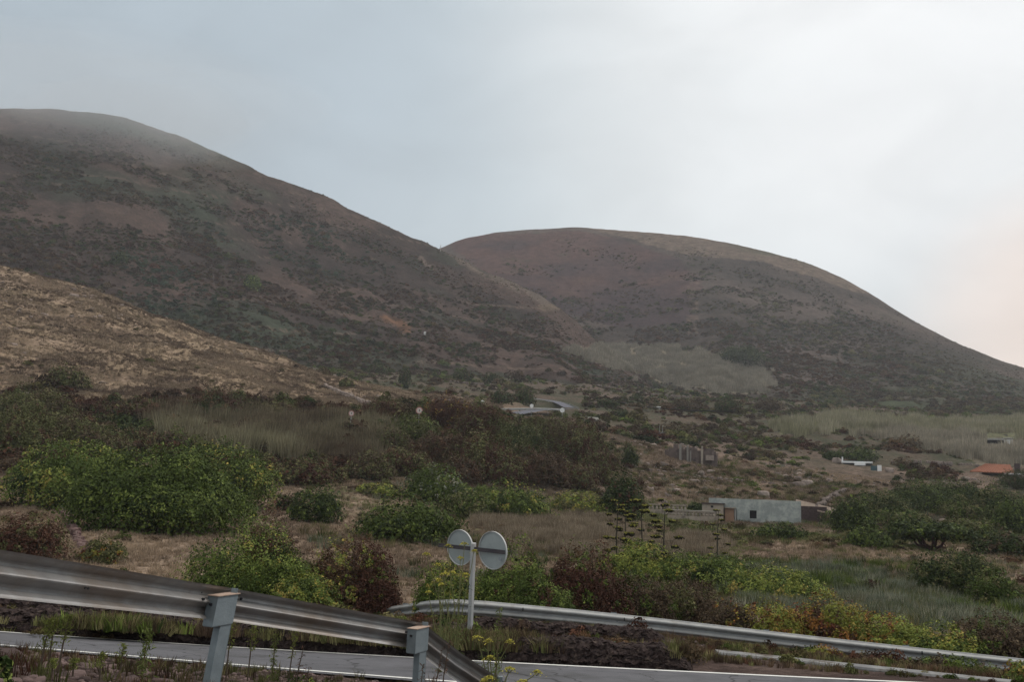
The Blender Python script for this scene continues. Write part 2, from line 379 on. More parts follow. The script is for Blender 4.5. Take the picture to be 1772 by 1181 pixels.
A_.Z += am * (1.5 * fbm(A_.X / 45, A_.Y / 45, 5, 21) + .5 * fbm(A_.X / 8, A_.Y / 8, 3, 25)) + .5 * fbm(A_.X / 40 + 3, A_.Z / 5, 3, 28)

rgB = np.linspace(430, 1150, 250)
B_ = Sheet([
    [(0, 720, 430), (1200, 740, 430), (1772, 770, 430), (2700, 800, 430)],
    [(0, 690, 500), (1000, 690, 500), (1400, 702, 500), (1772, 725, 500), (2700, 770, 500)],
    [(0, 600, 620), (760, 600, 640), (1000, 610, 650), (1250, 590, 650), (1500, 640, 650), (1772, 690, 640), (2700, 760, 640)],
    [(0, 520, 780), (760, 470, 800), (1000, 480, 800), (1250, 480, 800), (1500, 560, 770), (1772, 665, 720), (2700, 750, 700)],
    [(0, 500, 900), (700, 450, 920), (765, 431, 920), (795, 414, 920), (860, 402, 920), (930, 396, 920), (1000, 391, 920), (1060, 397, 915), (1120, 402, 910), (1200, 409, 900), (1300, 427, 890), (1380, 449, 880), (1440, 474, 875), (1480, 494, 870), (1520, 518, 865), (1560, 546, 860), (1610, 572, 850), (1660, 600, 840), (1720, 625, 825), (1772, 641, 810), (1900, 680, 790), (2200, 730, 760), (2700, 770, 740)],
    [(0, 560, 1140), (760, 500, 1140), (1400, 560, 1140), (1772, 680, 1100), (2700, 780, 1100)],
], -30, 52, 480, rgB, 1, 19)
am = 1 + 1.6 * np.clip((860 - B_.RR) / 250, 0, 1)
B_.Z += -3.6 * gully(B_, 531, 46) * np.clip((860 - B_.RR) / 220, 0, 1) + 2.6
B_.Z += am * (1.6 * fbm(B_.X / 60, B_.Y / 60, 5, 31) + .6 * fbm(B_.X / 11, B_.Y / 11, 3, 35))

def lerp(a, b, t):
    t = np.clip(t, 0, 1)[..., None] if not np.isscalar(t) else t
    return a * (1 - t) + b * t
def C3(*v): return np.array(v, float)
ORANGE = [(655, 549), (668, 547), (690, 552), (708, 563), (714, 574), (700, 576), (680, 563), (662, 558)]
REED1 = [(975, 603), (1060, 598), (1200, 606), (1320, 628), (1335, 660), (1325, 684), (1240, 682), (1150, 664), (1080, 640), (1000, 618)]
REED2 = [(1345, 738), (1420, 724), (1560, 727), (1772, 730), (1772, 758), (1600, 752), (1450, 748), (1350, 752)]
REED3 = [(1480, 752), (1600, 757), (1772, 766), (1772, 806), (1680, 800), (1600, 775), (1540, 764)]
REED4 = [(255, 735), (330, 718), (400, 724), (560, 728), (690, 742), (680, 800), (620, 806), (520, 800), (450, 792), (290, 770)]
THICK = [(0, 690), (80, 665), (150, 700), (320, 680), (440, 690), (640, 712), (760, 688), (850, 706), (880, 730), (1000, 735), (1060, 790), (1060, 825), (980, 845), (850, 830), (700, 825), (520, 840), (440, 810), (250, 800), (0, 815)]
def colG(px, py, x, y, r):
    f1 = fbm(x / 9, y / 9, 4, 61); f2 = fbm(x / 2.2, y / 2.2, 4, 63); f3 = fbm(x / 30, y / 30, 3, 66)
    soil = lerp(C3(.055, .038, .036), C3(.11, .08, .07), .5 + f2)
    field = lerp(C3(.27, .205, .155), C3(.16, .115, .085), .5 + f1 * .9)
    field = lerp(field, C3(.10, .10, .05), (f3 + f2 * .4 - .15) * 2.5)
    vall = lerp(C3(.105, .078, .062), C3(.055, .055, .036), .5 + f1 * 1.2 + f3)
    st = fbm(x / 12 + r / 14, r / 2.6, 4, 71)
    dry = lerp(C3(.235, .176, .120), C3(.11, .078, .056), .45 + st * 1.8)
    dry = lerp(dry, C3(.29, .215, .16), (f2 + .1) * 1.2)
    c_ = lerp(soil, field, (r - 24) / 6)
    right = np.clip((px - 840) / 90, 0, 1)
    rb = lerp(C3(.17, .125, .10), C3(.085, .065, .05), .5 + f2 * 1.2 + f1 * .6)
    c_ = lerp(c_, rb, right * np.clip((r - 85) / 20, 0, 1))
    c_ = lerp(c_, vall, np.clip((r - 190) / 30, 0, 1) * right)
    c_ = lerp(c_, dry, (1 - right) * np.clip((r - 118) / 20, 0, 1))
    c_ = lerp(c_, vall, np.clip((r - 255) / 30, 0, 1))
    for k, (poly, cc) in enumerate(((REED2, C3(.12, .12, .07)), (REED3, C3(.14, .12, .09)), (THICK, C3(.05, .035, .03)))):
        c_ = np.where(soft(px, py, poly, 10, 80 + k)[..., None] & (r[..., None] > 60), cc * (1 + .3 * f2[..., None]), c_)
    c_ = np.where(soft(px, py, REED1, 10, 85)[..., None] & (r[..., None] > 260), C3(.22, .185, .135), c_)
    return np.clip(c_, 0.01, 1)
def colA(px, py, x, y, r):
    f1 = fbm(x / 40, y / 25, 5, 101); f2 = fbm(x / 7, y / 7, 4, 103); f3 = fbm(x / 120, y / 90, 3, 107)
    c_ = lerp(C3(.072, .049, .042), C3(.038, .028, .026), .55 + f1 * 1.7)
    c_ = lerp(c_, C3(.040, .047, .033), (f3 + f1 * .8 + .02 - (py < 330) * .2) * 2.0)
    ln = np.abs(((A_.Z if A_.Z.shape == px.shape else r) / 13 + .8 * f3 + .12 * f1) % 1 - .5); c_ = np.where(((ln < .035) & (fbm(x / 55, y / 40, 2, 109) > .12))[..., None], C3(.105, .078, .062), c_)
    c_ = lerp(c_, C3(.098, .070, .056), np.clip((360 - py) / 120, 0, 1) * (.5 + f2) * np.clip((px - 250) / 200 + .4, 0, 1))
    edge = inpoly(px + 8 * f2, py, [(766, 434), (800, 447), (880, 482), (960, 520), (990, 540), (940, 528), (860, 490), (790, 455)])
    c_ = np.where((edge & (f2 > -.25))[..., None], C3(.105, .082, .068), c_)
    c_ = np.where(inpoly(px, py + 3 * f2, [(722, 446), (732, 444), (752, 466), (744, 468)])[..., None], C3(.12, .09, .075), c_)
    c_ = np.where(soft(px, py, ORANGE, 6, 111)[..., None], C3(.14, .075, .047) * (1 + 1.3 * f2[..., None]), c_)
    c_ = np.where(soft(px, py, REED1, 10, 85)[..., None], C3(.22, .185, .135), c_)
    c_ = np.where(soft(px, py, [(925, 532), (960, 524), (985, 534), (940, 540)], 4, 112)[..., None], C3(.12, .09, .068), c_)
    return np.clip(c_, .01, 1)
def colB(px, py, x, y, r):
    f1 = fbm(x / 50, y / 30, 5, 131) * 1.3; f2 = fbm(x / 9, y / 9, 4, 133)
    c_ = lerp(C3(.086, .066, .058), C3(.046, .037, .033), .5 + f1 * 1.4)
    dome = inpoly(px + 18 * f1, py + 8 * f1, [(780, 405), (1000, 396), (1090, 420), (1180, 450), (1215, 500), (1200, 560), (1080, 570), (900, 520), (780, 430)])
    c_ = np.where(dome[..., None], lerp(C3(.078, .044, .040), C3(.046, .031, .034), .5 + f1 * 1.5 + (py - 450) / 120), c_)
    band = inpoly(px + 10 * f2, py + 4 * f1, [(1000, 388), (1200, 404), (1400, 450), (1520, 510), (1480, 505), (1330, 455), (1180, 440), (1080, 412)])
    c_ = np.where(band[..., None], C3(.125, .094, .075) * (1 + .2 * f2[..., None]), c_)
    gully = inpoly(px + 5 * f2, py, [(1192, 480), (1212, 480), (1205, 580), (1190, 580)])
    c_ = np.where((gully & (f2 > -.15))[..., None], C3(.105, .074, .062), c_)
    c_ = lerp(c_, C3(.05, .06, .035), (py - 600) / 80 * (.5 + f1) * .8)
    c_ = np.where(soft(px, py, REED1, 10, 85)[..., None], C3(.22, .185, .135), c_)
    return np.clip(c_, .01, 1)
M_ground = terrain_mat('ground_soil', 1.1, .9, .12)
M_hill = terrain_mat('hill_soil', .16, .8, .8)
G.build('ground', M_ground, colG)
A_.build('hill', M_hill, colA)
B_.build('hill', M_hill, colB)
# far country and everything outside the view wedge
tv = [(0, 0, -14)]; nt_ = 96; tf = []
for rad in (60, 600, 1200, 3500):
    for k in range(nt_):
        a = 2 * math.pi * k / nt_; tv.append((rad * math.sin(a), rad * math.cos(a), -14 if rad < 3000 else -30))
for k in range(nt_): tf.append((0, 1 + (k + 1) % nt_, 1 + k))
for q in range(3):
    for k in range(nt_):
        a = 1 + q * nt_; tf.append((a + k, a + (k + 1) % nt_, a + nt_ + (k + 1) % nt_, a + nt_ + k))
bme = bpy.data.meshes.new('terrain'); bme.from_pydata(tv, [], tf); bme.update()
tag(link('terrain', bme, noise_mat('plain_soil', (.06, .05, .04), (.10, .08, .06), .02)), kind='structure')
def surf(x, y):
    g = G.z(x, y); r = np.hypot(x, y); a = np.arctan2(x, y)
    za = np.where((r > 331) & (r < 799) & (a < R(40)), A_.z(x, y), -99)
    zb = np.where((r > 431) & (a > R(-30)), B_.z(x, y), -99)
    g = np.where(r < 559, g, -99)
    return np.maximum(np.maximum(g, za), zb)
def hitall(px, py, rmin=24, rmax=1000):
    a, t = ray(px, py); q = np.linspace(rmin, rmax, 6000); z = surf(np.sin(a) * q, np.cos(a) * q)
    d = z - (EYE + t * q); k = np.argmax(d > 0) if d.max() > 0 else len(q) - 1
    return np.array([math.sin(a) * q[k], math.cos(a) * q[k], z[k]]), q[k]

# ---------------------------------------------------------------- haze
hz = MB().box((0, 450, 165), (2600, 2100, 400)).build('haze', None)
hm = bpy.data.materials.new('haze_air'); hm.use_nodes = True; t = hm.node_tree; t.nodes.clear()
ho = N(t, 'ShaderNodeOutputMaterial'); hv = N(t, 'ShaderNodeVolumePrincipled'); t.links.new(hv.outputs[0], ho.inputs['Volume'])
hv.inputs['Color'].default_value = (.86, .89, .95, 1); hv.inputs['Density'].default_value = .0002; hv.inputs['Anisotropy'].default_value = .0
hz.data.materials.append(hm); tag(hz, 'thin pale haze in the air', None, None, 'stuff')

mm = bpy.data.materials.new('cloud_mist'); mm.use_nodes = True; t = mm.node_tree; t.nodes.clear()
ho = N(t, 'ShaderNodeOutputMaterial'); hv2 = N(t, 'ShaderNodeVolumePrincipled'); t.links.new(hv2.outputs[0], ho.inputs['Volume'])
hv2.inputs['Color'].default_value = (.88, .91, .95, 1); hv2.inputs['Density'].default_value = .0032
import bmesh
for px, py, r_, sx_, sy_, sz_, lb in ((215, 212, 625, 80, 60, 17, 'wisp of low cloud on the right shoulder of the left summit'), (10, 172, 620, 190, 70, 36, 'bank of low cloud capping the summit of the left hill')):
    bm = bmesh.new(); bmesh.ops.create_icosphere(bm, subdivisions=4, radius=1)
    for v in bm.verts:
        f_ = 1 + .35 * float(fbm(np.array([v.co.x * 1.7 + px]), np.array([v.co.y * 1.7 + v.co.z * 2.1]), 3, 900)[0])
        v.co = Vector((v.co.x * sx_ * f_, v.co.y * sy_ * f_, v.co.z * sz_ * f_))
    me = bpy.data.meshes.new('low_cloud'); bm.to_mesh(me); bm.free(); o = link('low_cloud', me, mm); o.location = tuple(map(float, P(px, py, r_))); tag(o, lb, 'cloud', None, 'stuff')

# ---------------------------------------------------------------- roads
def ribbon(name, mat, a, b, dz, n=90, parent=None):
    V = []; Fq = []
    for i in range(n + 1):
        t_ = i / n
        for q in (a, b):
            p = q(t_); V.append((p[0], p[1], p[2] + dz))
        if i: k = 2 * i; Fq.append((k - 2, k, k + 1, k - 1))
    me = bpy.data.meshes.new(name); me.from_pydata(V, [], Fq); me.update()
    o = link(name, me, mat, parent); return o
C2 = np.array([(-300, 1098, 12.8), (0, 1124, 12.5), (350, 1153, 12), (700, 1181, 12), (1000, 1205, 11.7), (1400, 1230, 11.4), (1772, 1252, 11.2), (2100, 1270, 11.1)])
C3r = np.array([(-300, 1076, 16.2), (0, 1099, 16), (350, 1121, 15.5), (730, 1144, 15.2), (1000, 1158, 15), (1450, 1180, 14.6), (1772, 1196, 14.2), (2100, 1212, 14.1)])
def edge(cv, w_):
    W_ = np.array([P(*q) for q in cv]); u = np.linspace(0, 1, len(W_))
    # smooth through a quadratic fit so kerbs run in an even curve
    s_ = np.concatenate([[0], np.cumsum(np.hypot(*np.diff(W_[:, :2], axis=0).T))]); s_ /= s_[-1]
    cf = [np.polyfit(s_, W_[:, k], 3) for k in range(3)]
    def f(t_): return np.array([np.polyval(cf[k], t_) for k in range(3)])
    return f
eN, eF = edge(C2, 0), edge(C3r, 0)
def between(k): return lambda t_: eN(t_) * (1 - k) + eF(t_) * k
def overg(f): 
    def g_(t_):
        p = f(t_); return p
    return g_
tag(ribbon('road', M_asph, between(-.04), between(1.03), .035), kind='structure')
tag(ribbon('edge_line', M_paint, between(.965), between(1.01), .040), kind='structure')
tag(ribbon('edge_line', M_paint, between(.015), between(.05), .040), kind='structure')
# low concrete kerb strip that crosses under the rail on the right
kb = MB(); secs = []
for i in range(30):
    t_ = i / 29; px = 1240 + t_ * 560; py = 1134 + t_ * 59
    p = G.hit(px, py, 16.6)[0]; p[2] += .07
    secs.append([(p[0], p[1] - .12, p[2] - .25), (p[0], p[1] - .12, p[2] - .04), (p[0], p[1] - .09, p[2] - .01), (p[0], p[1] + .14, p[2]), (p[0], p[1] + .16, p[2] - .25)])
kb.sweep(secs); tag(kb.build('kerb', noise_mat('grey_kerb', (.16, .16, .165), (.26, .26, .26), 3, .9, .3, c3=(.10, .085, .07), scale3=2, f3=(.5, .62))), kind='structure')

# upper road far up the slope
def onground(px, py, rmin=100):
    return G.hit(px, py, rmin)[0]
def strip_on(name, mat, pts, w0, w1, dz=.15):
    W_ = [np.array(p, float) for p in pts]; V = []; Fq = []
    dense = []
    for i in range(len(W_) - 1):
        for k in range(6): dense.append(W_[i] * (1 - k / 6) + W_[i + 1] * k / 6)
    dense.append(W_[-1])
    for i, p in enumerate(dense):
        d = dense[min(i + 1, len(dense) - 1)] - dense[max(i - 1, 0)]; n_ = np.array([-d[1], d[0]]); n_ /= np.linalg.norm(n_) + 1e-9
        for s_ in (-w0, w1):
            q = p[:2] + n_ * s_; V.append((q[0], q[1], p[2] + dz))
        if i: k = 2 * i; Fq.append((k - 2, k, k + 1, k - 1))
    me = bpy.data.meshes.new(name); me.from_pydata(V, [], Fq); me.update()
    return tag(link(name, me, mat), kind='structure')
M_asph2 = noise_mat('pale_asphalt', (.11, .112, .135), (.15, .152, .18), .4, 1, .1, .05)

# ---------------------------------------------------------------- foliage builders
PAL = {
 'green':  [(.046, .066, .016), (.074, .100, .023), (.115, .145, .036), (.025, .039, .012)],
 'bright': [(.052, .076, .017), (.088, .120, .027), (.16, .195, .05), (.024, .038, .011)],
 'ygreen': [(.15, .18, .04), (.22, .23, .05), (.10, .14, .035), (.28, .22, .06)],
 'dark':   [(.026, .039, .013), (.040, .055, .018), (.060, .075, .025), (.018, .026, .011)],
 'red':    [(.056, .026, .019), (.078, .038, .025), (.046, .030, .021), (.095, .058, .032)],
 'brown':  [(.065, .045, .03), (.10, .072, .045), (.045, .030, .022), (.075, .065, .03)],
 'olive':  [(.075, .08, .03), (.11, .11, .045), (.055, .06, .025), (.14, .125, .06)],
 'grey':   [(.12, .14, .10), (.16, .17, .13), (.09, .10, .07), (.20, .19, .14)],
 'teal':   [(.06, .11, .075), (.09, .15, .10), (.045, .08, .055), (.12, .17, .12)],
 'vine':   [(.16, .17, .035), (.23, .17, .04), (.10, .035, .022), (.26, .12, .035)],
}
def leafquads(c, nrm, size, asp=.55, rnd=rng, droop=0.0):
    n = len(c); a = rnd.normal(size=(n, 3)); nn = nrm / (np.linalg.norm(nrm, axis=1, keepdims=True) + 1e-9)
    u = a - (a * nn).sum(1, keepdims=True) * nn; u /= np.linalg.norm(u, axis=1, keepdims=True) + 1e-9
    v = np.cross(nn, u); s_ = size[:, None] * .5
    p0 = c - u * s_; p2 = c + u * s_; m = c + nn * s_ * .18
    p1 = m + v * s_ * asp; p3 = m - v * s_ * asp
    V = np.stack([p0, p1, p2, p3], 1).reshape(-1, 3)
    return V, np.arange(4 * n).reshape(n, 4)
def crown(blobs, n, size, pal, mix=None, seed=0, jag=.22, inner=.35, clump=1.0, flat=1.0):
    """leaves spread through lumpy blobs; colours change by twig clump. blobs: (cx,cy,cz,rx,ry,rz)"""
    g = np.random.default_rng(seed + 500); B = np.array(blobs, float)
    wgt = (B[:, 3] * B[:, 5] + B[:, 4] * B[:, 5] + B[:, 3] * B[:, 4]); k = g.choice(len(B), n, p=wgt / wgt.sum())
    d = g.normal(size=(n, 3)); d[:, 2] = np.abs(d[:, 2]) * np.where(g.random(n) < .22, -.6, 1); d /= np.linalg.norm(d, axis=1, keepdims=True)
    q = B[k]
    lump = 1 + jag * (fbm(d[:, 0] * 3.1 + k * 3.7 + seed, d[:, 1] * 3.1 + d[:, 2] * 2.3, 4, 7) * 1.6)
    fr = np.where(g.random(n) < inner, g.uniform(.35, .9, n), g.uniform(.9, 1.06, n)) * lump
    c = q[:, :3] + d * q[:, 3:] * fr[:, None]
    nr = d / q[:, 3:]; nr /= np.linalg.norm(nr, axis=1, keepdims=True)
    nr = nr * flat + g.normal(size=(n, 3)) * .5 + np.array([0, 0, .25])
    sz = size * g.lognormal(0, .32, n)
    V, Fq = leafquads(c, nr, sz, g.uniform(.4, .75, (n, 1)), g)
    cf = 2.2 / clump
    t1 = fbm(c[:, 0] * cf + seed, c[:, 1] * cf + c[:, 2] * cf * .8, 3, 51); t2 = fbm(c[:, 0] * cf * 2.7 + 5, c[:, 2] * cf * 2.7 + c[:, 1], 3, 53)
    pa = np.array(PAL[pal])
    idx = np.clip(((t1 * 1.6 + .5 + g.normal(0, .15, n)) * 3.2).astype(int), 0, 3)
    col = pa[idx]
    if mix:
        pb = np.array(PAL[mix[0]]); m = (t2 + t1 * .6 + g.normal(0, .10, n)) > (.5 - mix[1])
        col = np.where(m[:, None], pb[g.integers(0, 4, n)], col)
    col = col * g.uniform(.8, 1.22, (n, 1)) * BR
    return V, Fq, np.repeat(col, 4, 0)
BR = 1.15
def autoblobs(w_, d_, h, n, seed):
    g = random.Random(seed); b = [(0, 0, h * .12, w_ * .9, d_ * .9, h * .84)]
    for i in range(n):
        a = 2 * math.pi * (i + g.random()) / n; q = g.uniform(.35, .66)
        s_ = g.uniform(.28, .44); hh = h * g.uniform(.7, 1.0) * (1 - .95 * q * q)
        b.append((math.cos(a) * w_ * q, math.sin(a) * d_ * q, hh * .5, w_ * s_, d_ * s_, hh * .55))
    return b
def twigs(blobs, n, r0, seed):
    g = random.Random(seed); m = MB()
    for i in range(n):
        b = g.choice(blobs); a = g.uniform(0, 6.28); q = g.uniform(.3, 1.0)
        e = (b[0] + math.cos(a) * b[3] * q * .9, b[1] + math.sin(a) * b[4] * q * .9, b[2] + b[5] * math.sqrt(max(0, 1 - q * q)) * g.uniform(.75, 1.12))
        s_ = (g.uniform(-.02, .02), 0, -.1); mid = tuple((s_[k] + e[k]) / 2 + g.uniform(-.08, .08) * b[3] for k in range(3))
        m.tube([s_, mid, e], [r0, r0 * .7, r0 * .25], 4, False)
    return m
SHRUBS = []
def shrub(px, ytop, ybot, hw, r, pal, label, cat='shrub', mix=None, n=None, leaf=None, blobs=6, name='shrub', group=None, jag=.24, depth=.8, sink=.08, clump=None, inner=.35, tn=None):
    """a bush whose foot stands on the ground at range r in the direction px"""
    if r >= 33:
        r2 = hitall(px, ybot, r * .7)[1]
        if r * .6 < r2 < r * 1.6: r = r2
        r += .38 * depth * hw / F * r
    a, t_ = ray(px, ybot); x, y = math.sin(a) * r, math.cos(a) * r
    gz = float(surf(np.array([x]), np.array([y]))[0])
    top = EYE + float(ray(px, ytop)[1]) * r
    w_ = hw / F * r * 1.02; h = max(top - gz, w_ * .35) * 1.05
    lf = leaf or max(.05, min(.5, r * .0021)); 
    n = n or int(min(45000, max(900, 6.0 * (w_ * w_ * depth + 2 * w_ * h) * 3.1 / (lf * lf) * .62)))
    sd_ = int(px * 7 + r); bl = autoblobs(w_, w_ * depth, h, blobs, sd_)
    e = empty(name, (x, y, gz - sink), label, cat, group, rz=0)
    e.rotation_euler[2] = -a
    V, Fq, cl = crown(bl, n, lf, pal, mix, sd_, jag, inner, clump or max(1, w_ * .55))
    link('foliage', mesh_np('foliage', V, Fq, 4, cl), M_leaf, e)
    tw = twigs(bl, tn or (26 if r < 30 else 14), .012 if r < 30 else .03, sd_).build('stem', M_stem, e)
    SHRUBS.append(e); return e

# ---------------------------------------------------------------- near guardrail (seen from behind)
def wprof(h0=.31, dpt=.083, th=.004):
    a = [(.0, .310), (.010, .300), (.018, .285), (.060, .262), (.078, .252), (.083, .236), (.080, .216), (.066, .205), (.020, .176), (.004, .166), (0, .155)]
    b = a + [(u, .31 - v) for u, v in a[-2::-1]]
    return b
def rail_sweep(mb, pts, side, th=.005, h=.31):
    """pts: top-edge points; side=+1 bumps toward the left of travel"""
    pts = [np.array(p, float) for p in pts]; pr = wprof(); secs = []
    for i, p in enumerate(pts):
        d = pts[min(i + 1, len(pts) - 1)] - pts[max(i - 1, 0)]; n_ = np.array([-d[1], d[0], 0]); n_ /= np.linalg.norm(n_); n_ *= side
        d = d / np.linalg.norm(d); up = np.cross(d, np.array([n_[0], n_[1], 0])); up = up if up[2] > 0 else -up
        out = [p + n_ * u + up * (v - .31) * h / .31 for u, v in pr]
        inn = [p + n_ * (u - th) + up * (v - .31) * h / .31 for u, v in pr[::-1]]
        secs.append(out + inn)
    mb.sweep(secs)
def dens(pts, k=6):
    pts = [np.array(p, float) for p in pts]; o = []
    for i in range(len(pts) - 1):
        for j in range(k): o.append(pts[i] * (1 - j / k) + pts[i + 1] * j / k)
    return o + [pts[-1]]
A0 = P(0, 952, 6.36); B0 = P(722, 1078, 10.25); dAB = B0 - A0
nearpts = [A0 - dAB * .9, A0 - dAB * .4, A0, A0 + dAB * .5, B0]
M0 = P(399, 1019, 8.55)
nearpts[3] = (B0 + M0) * .5
gr_o = empty('guardrail', (float(B0[0]), float(B0[1]), float(B0[2] - .75)), 'grey steel foreground guardrail seen from its back, its end sloping into the ground', 'guardrail')
def rel(p, e): return np.array(p, float) - np.array(e.location)
u_ = dAB / np.linalg.norm(dAB); seamA = A0 + (M0 - A0) * .93
m = MB(); rail_sweep(m, [rel(p, gr_o) for p in dens([nearpts[0], nearpts[1], nearpts[2], seamA], 6)], +1, h=.27); m.build('beam', M_galv, gr_o)
m = MB(); rail_sweep(m, [rel(p, gr_o) + np.array([-.003, .006, .002]) for p in dens([seamA - (M0 - A0) * .08, M0, nearpts[3], B0 + u_ * .12], 6)], +1, h=.27); m.build('beam', M_galv, gr_o)
T1 = P(800, 1133, 10.5); T2 = P(882, 1187, 10.75); T3 = P(985, 1262, 11.2)
m = MB(); rail_sweep(m, [rel(p, gr_o) for p in dens([B0 - u_ * .05 + np.array([.01, .01, 0]), B0 + np.array([.12, .06, -.06]), T1, T2, T3], 6)], +1, h=.27)
m.build('terminal_beam', M_galv, gr_o)
def post_with_spacer(e, p, lean, w_=.15, L=1.5, face=None):
    """C-shaped post just on our side of the rail, with the folded spacer on top. p = rail top-edge point"""
    p = rel(p, e); ax = u_.copy(); ax[2] = 0; ax /= np.linalg.norm(ax)
    nr = np.array([ax[1], -ax[0], 0])      # toward us
    X = Vector(ax); Z = Vector((ax[0] * lean, ax[1] * lean, 1)).normalized(); Y = X.cross(Z); 
    Mx = Matrix((X, -Y, Z)).transposed()
    c = Vector(p) + Vector(nr) * .10
    m_ = MB(); th = .006
    # web, front flange, right flange of the post
    def pb(cx, cy, cz, dx, dy, dz, mb=m_): mb.box(tuple(c + Mx @ Vector((cx, cy, cz))), (dx, dy, dz), M=Mx)
    zt = -.05
    pb(0, 0, zt - L / 2, w_, th, L); pb(w_ / 2 + th / 2, .03, zt - L / 2 + .02, th, .07, L + .04); pb(-w_ / 2 - th / 2, .03, zt - L / 2 - .13, th, .07, L - .26)
    pst = m_.build('post', M_post, e, bevel=.002)
    s_ = MB(); sw = w_ * 2.0; sx = -w_ * .42; f = -.012
    # spacer: bent plate around the post head
    pb(sx, f, -.175, sw, th, .24, s_); pb(sx - sw / 2 + .003, f + .05, -.175, th, .11, .24, s_)
    pb(sx, f + .05, -.298, sw - .01, .10, th, s_)
    sp = s_.build('spacer', M_post, pst, bevel=.002)
    l_ = MB(); pb(sx, f + .045, -.050, sw + .02, .125, .007, l_); l_.build('worn_lip', M_rust, sp)
    for dx in (-.03, .02): 
        b = MB(); q = c + Mx @ Vector((sx - sw / 2 - .05 + dx * 2, .05, -.1 - dx)); b.tube([q, q + Vector(-Vector(nr)) * -.02], .012, 6)
        b.build('bolt', M_dark, pst)
    return pst
Pp1 = A0 + (M0 - A0) * .955; Pp2 = B0 + u_ * (-.02)
post_with_spacer(gr_o, Pp1, .17, .125)
post_with_spacer(gr_o, Pp2 + np.array([0, 0, .01]), .02, .135)
post_with_spacer(gr_o, A0 - dAB * .52, .05, .15)
for f_ in (.30, 1.42):
    p = rel(A0 + (M0 - A0) * f_, gr_o); p = p + np.array([u_[1], -u_[0], 0]) * .004 + np.array([0, 0, -.155])
    for k in (-.012, .012): mb = MB(); q = p + u_ * k; mb.tube([q, q + np.array([u_[1], -u_[0], 0]) * .006], .008, 8); mb.build('bolt', M_dark, gr_o)
for du, dv in ((-.30, -.07), (-.30, -.24), (-.22, -.07), (-.22, -.24), (.30, -.07), (.36, -.24)):
    p = rel(Pp1, gr_o) + u_ * du + np.array([0, 0, dv]) + np.array([u_[1], -u_[0], 0]) * -.052; mb = MB(); mb.tube([p, p + np.array([u_[1], -u_[0], 0]) * .014], [.013, .010], 8); mb.build('bolt', M_dark, gr_o)
# stub post near the buried end
q = P(866, 1172, 10.6); s_ = MB(); s_.box((q[0], q[1], q[2] - .35), (.05, .06, .7)); s_.v = [tuple(rel(v, gr_o)) for v in s_.v]; s_.build('post', M_post, gr_o)

# ---------------------------------------------------------------- far guardrail
fp = [P(590, 1066, 29), P(640, 1056, 26.5), P(700, 1047, 23.5), P(745, 1040, 21.3), P(785, 1038, 20.2), P(840, 1041, 20.1), P(1000, 1056, 20.6), P(1160, 1073, 21.1), P(1330, 1093, 21.6), P(1572, 1120, 22.1), P(1772, 1141, 22.5), P(2000, 1164, 23), P(2200, 1184, 23.4)]
fg = empty('guardrail', tuple(map(float, fp[6] - np.array([0, 0, .75]))), 'long pale steel guardrail on the far side of the road, bending behind the round signs', 'guardrail')
xs = [rel(p, fg) for p in fp]
dd = []
T = np.concatenate([[0], np.cumsum([np.linalg.norm(xs[i + 1] - xs[i]) for i in range(len(xs) - 1)])])
def rp(s_): return np.array([np.interp(s_, T, [x[k] for x in xs]) for k in range(3)])
S0 = 0
seg = 4.0; nseg = int(T[-1] // seg)
for i in range(nseg):
    a, b = i * seg, (i + 1) * seg + .12
    m = MB(); rail_sweep(m, [rp(a + (b - a) * k / 6) + np.array([0, .003 * (i % 2), 0]) for k in range(7)], -1); m.build('beam', M_galv2, fg)
def at_px(target):
    best = min(np.linspace(0, T[-1], 800), key=lambda s_: abs(float(proj(*[np.array([v]) for v in (rp(s_) + np.array(fg.location))])[0][0]) - target)); return best
for tx in (1065, 1331, 1573, 1850, 700):
    s_ = at_px(tx); p = rp(s_); nrm = Vector((0, 1, 0))
    m = MB(); m.box((p[0], p[1] + .16, p[2] - .62), (.11, .007, 1.25)); m.box((p[0] + .055, p[1] + .19, p[2] - .62), (.007, .06, 1.25)); m.box((p[0] - .055, p[1] + .19, p[2] - .62), (.007, .06, 1.25))
    pt = m.build('post', M_post, fg); m2 = MB(); m2.box((p[0], p[1] + .08, p[2] - .15), (.14, .15, .17)); m2.build('spacer', M_post, pt)
for tx in (1080, 1590, 905):
    p = rp(at_px(tx)); m = MB(); m.box((p[0] + .01, p[1] - .09, p[2] - .09), (.02, .012, .07)); m.build('bolt', M_dark, fg)

# ---------------------------------------------------------------- twin round signs (backs to us)
M_signb = noise_mat('sign_back_aluminium', (.29, .325, .33), (.37, .405, .41), 3, .5, .05, .4, .2, c3=(.27, .30, .31), scale3=5, f3=(.5, .8))
M_rim = noise_mat('sign_rim', (.42, .42, .42), (.5, .5, .5), 9, .5, 0)
M_white = noise_mat('white_face', (.75, .75, .75), (.68, .68, .68), 4, .4, 0)
M_red = noise_mat('red_face', (.45, .03, .03), (.38, .03, .03), 4, .4, 0)
foot = P(813, 1103, 16.6); headp = P(819, 950, 16.45)
foot[2] = float(G.z(np.array([foot[0]]), np.array([foot[1]]))[0])
sg = empty('road_sign', tuple(map(float, foot)), 'pair of round road signs on one grey pole seen from behind, beside the road', 'road sign')
ax = Vector(headp - foot); top = ax * 1.06
m = MB(); Lp = top.length; Zp = top.normalized(); Xp = Vector((1, -.45, 0)).normalized(); Yp = Zp.cross(Xp).normalized(); Xp = Yp.cross(Zp)
Mp = Matrix((Xp, Yp, Zp)).transposed()
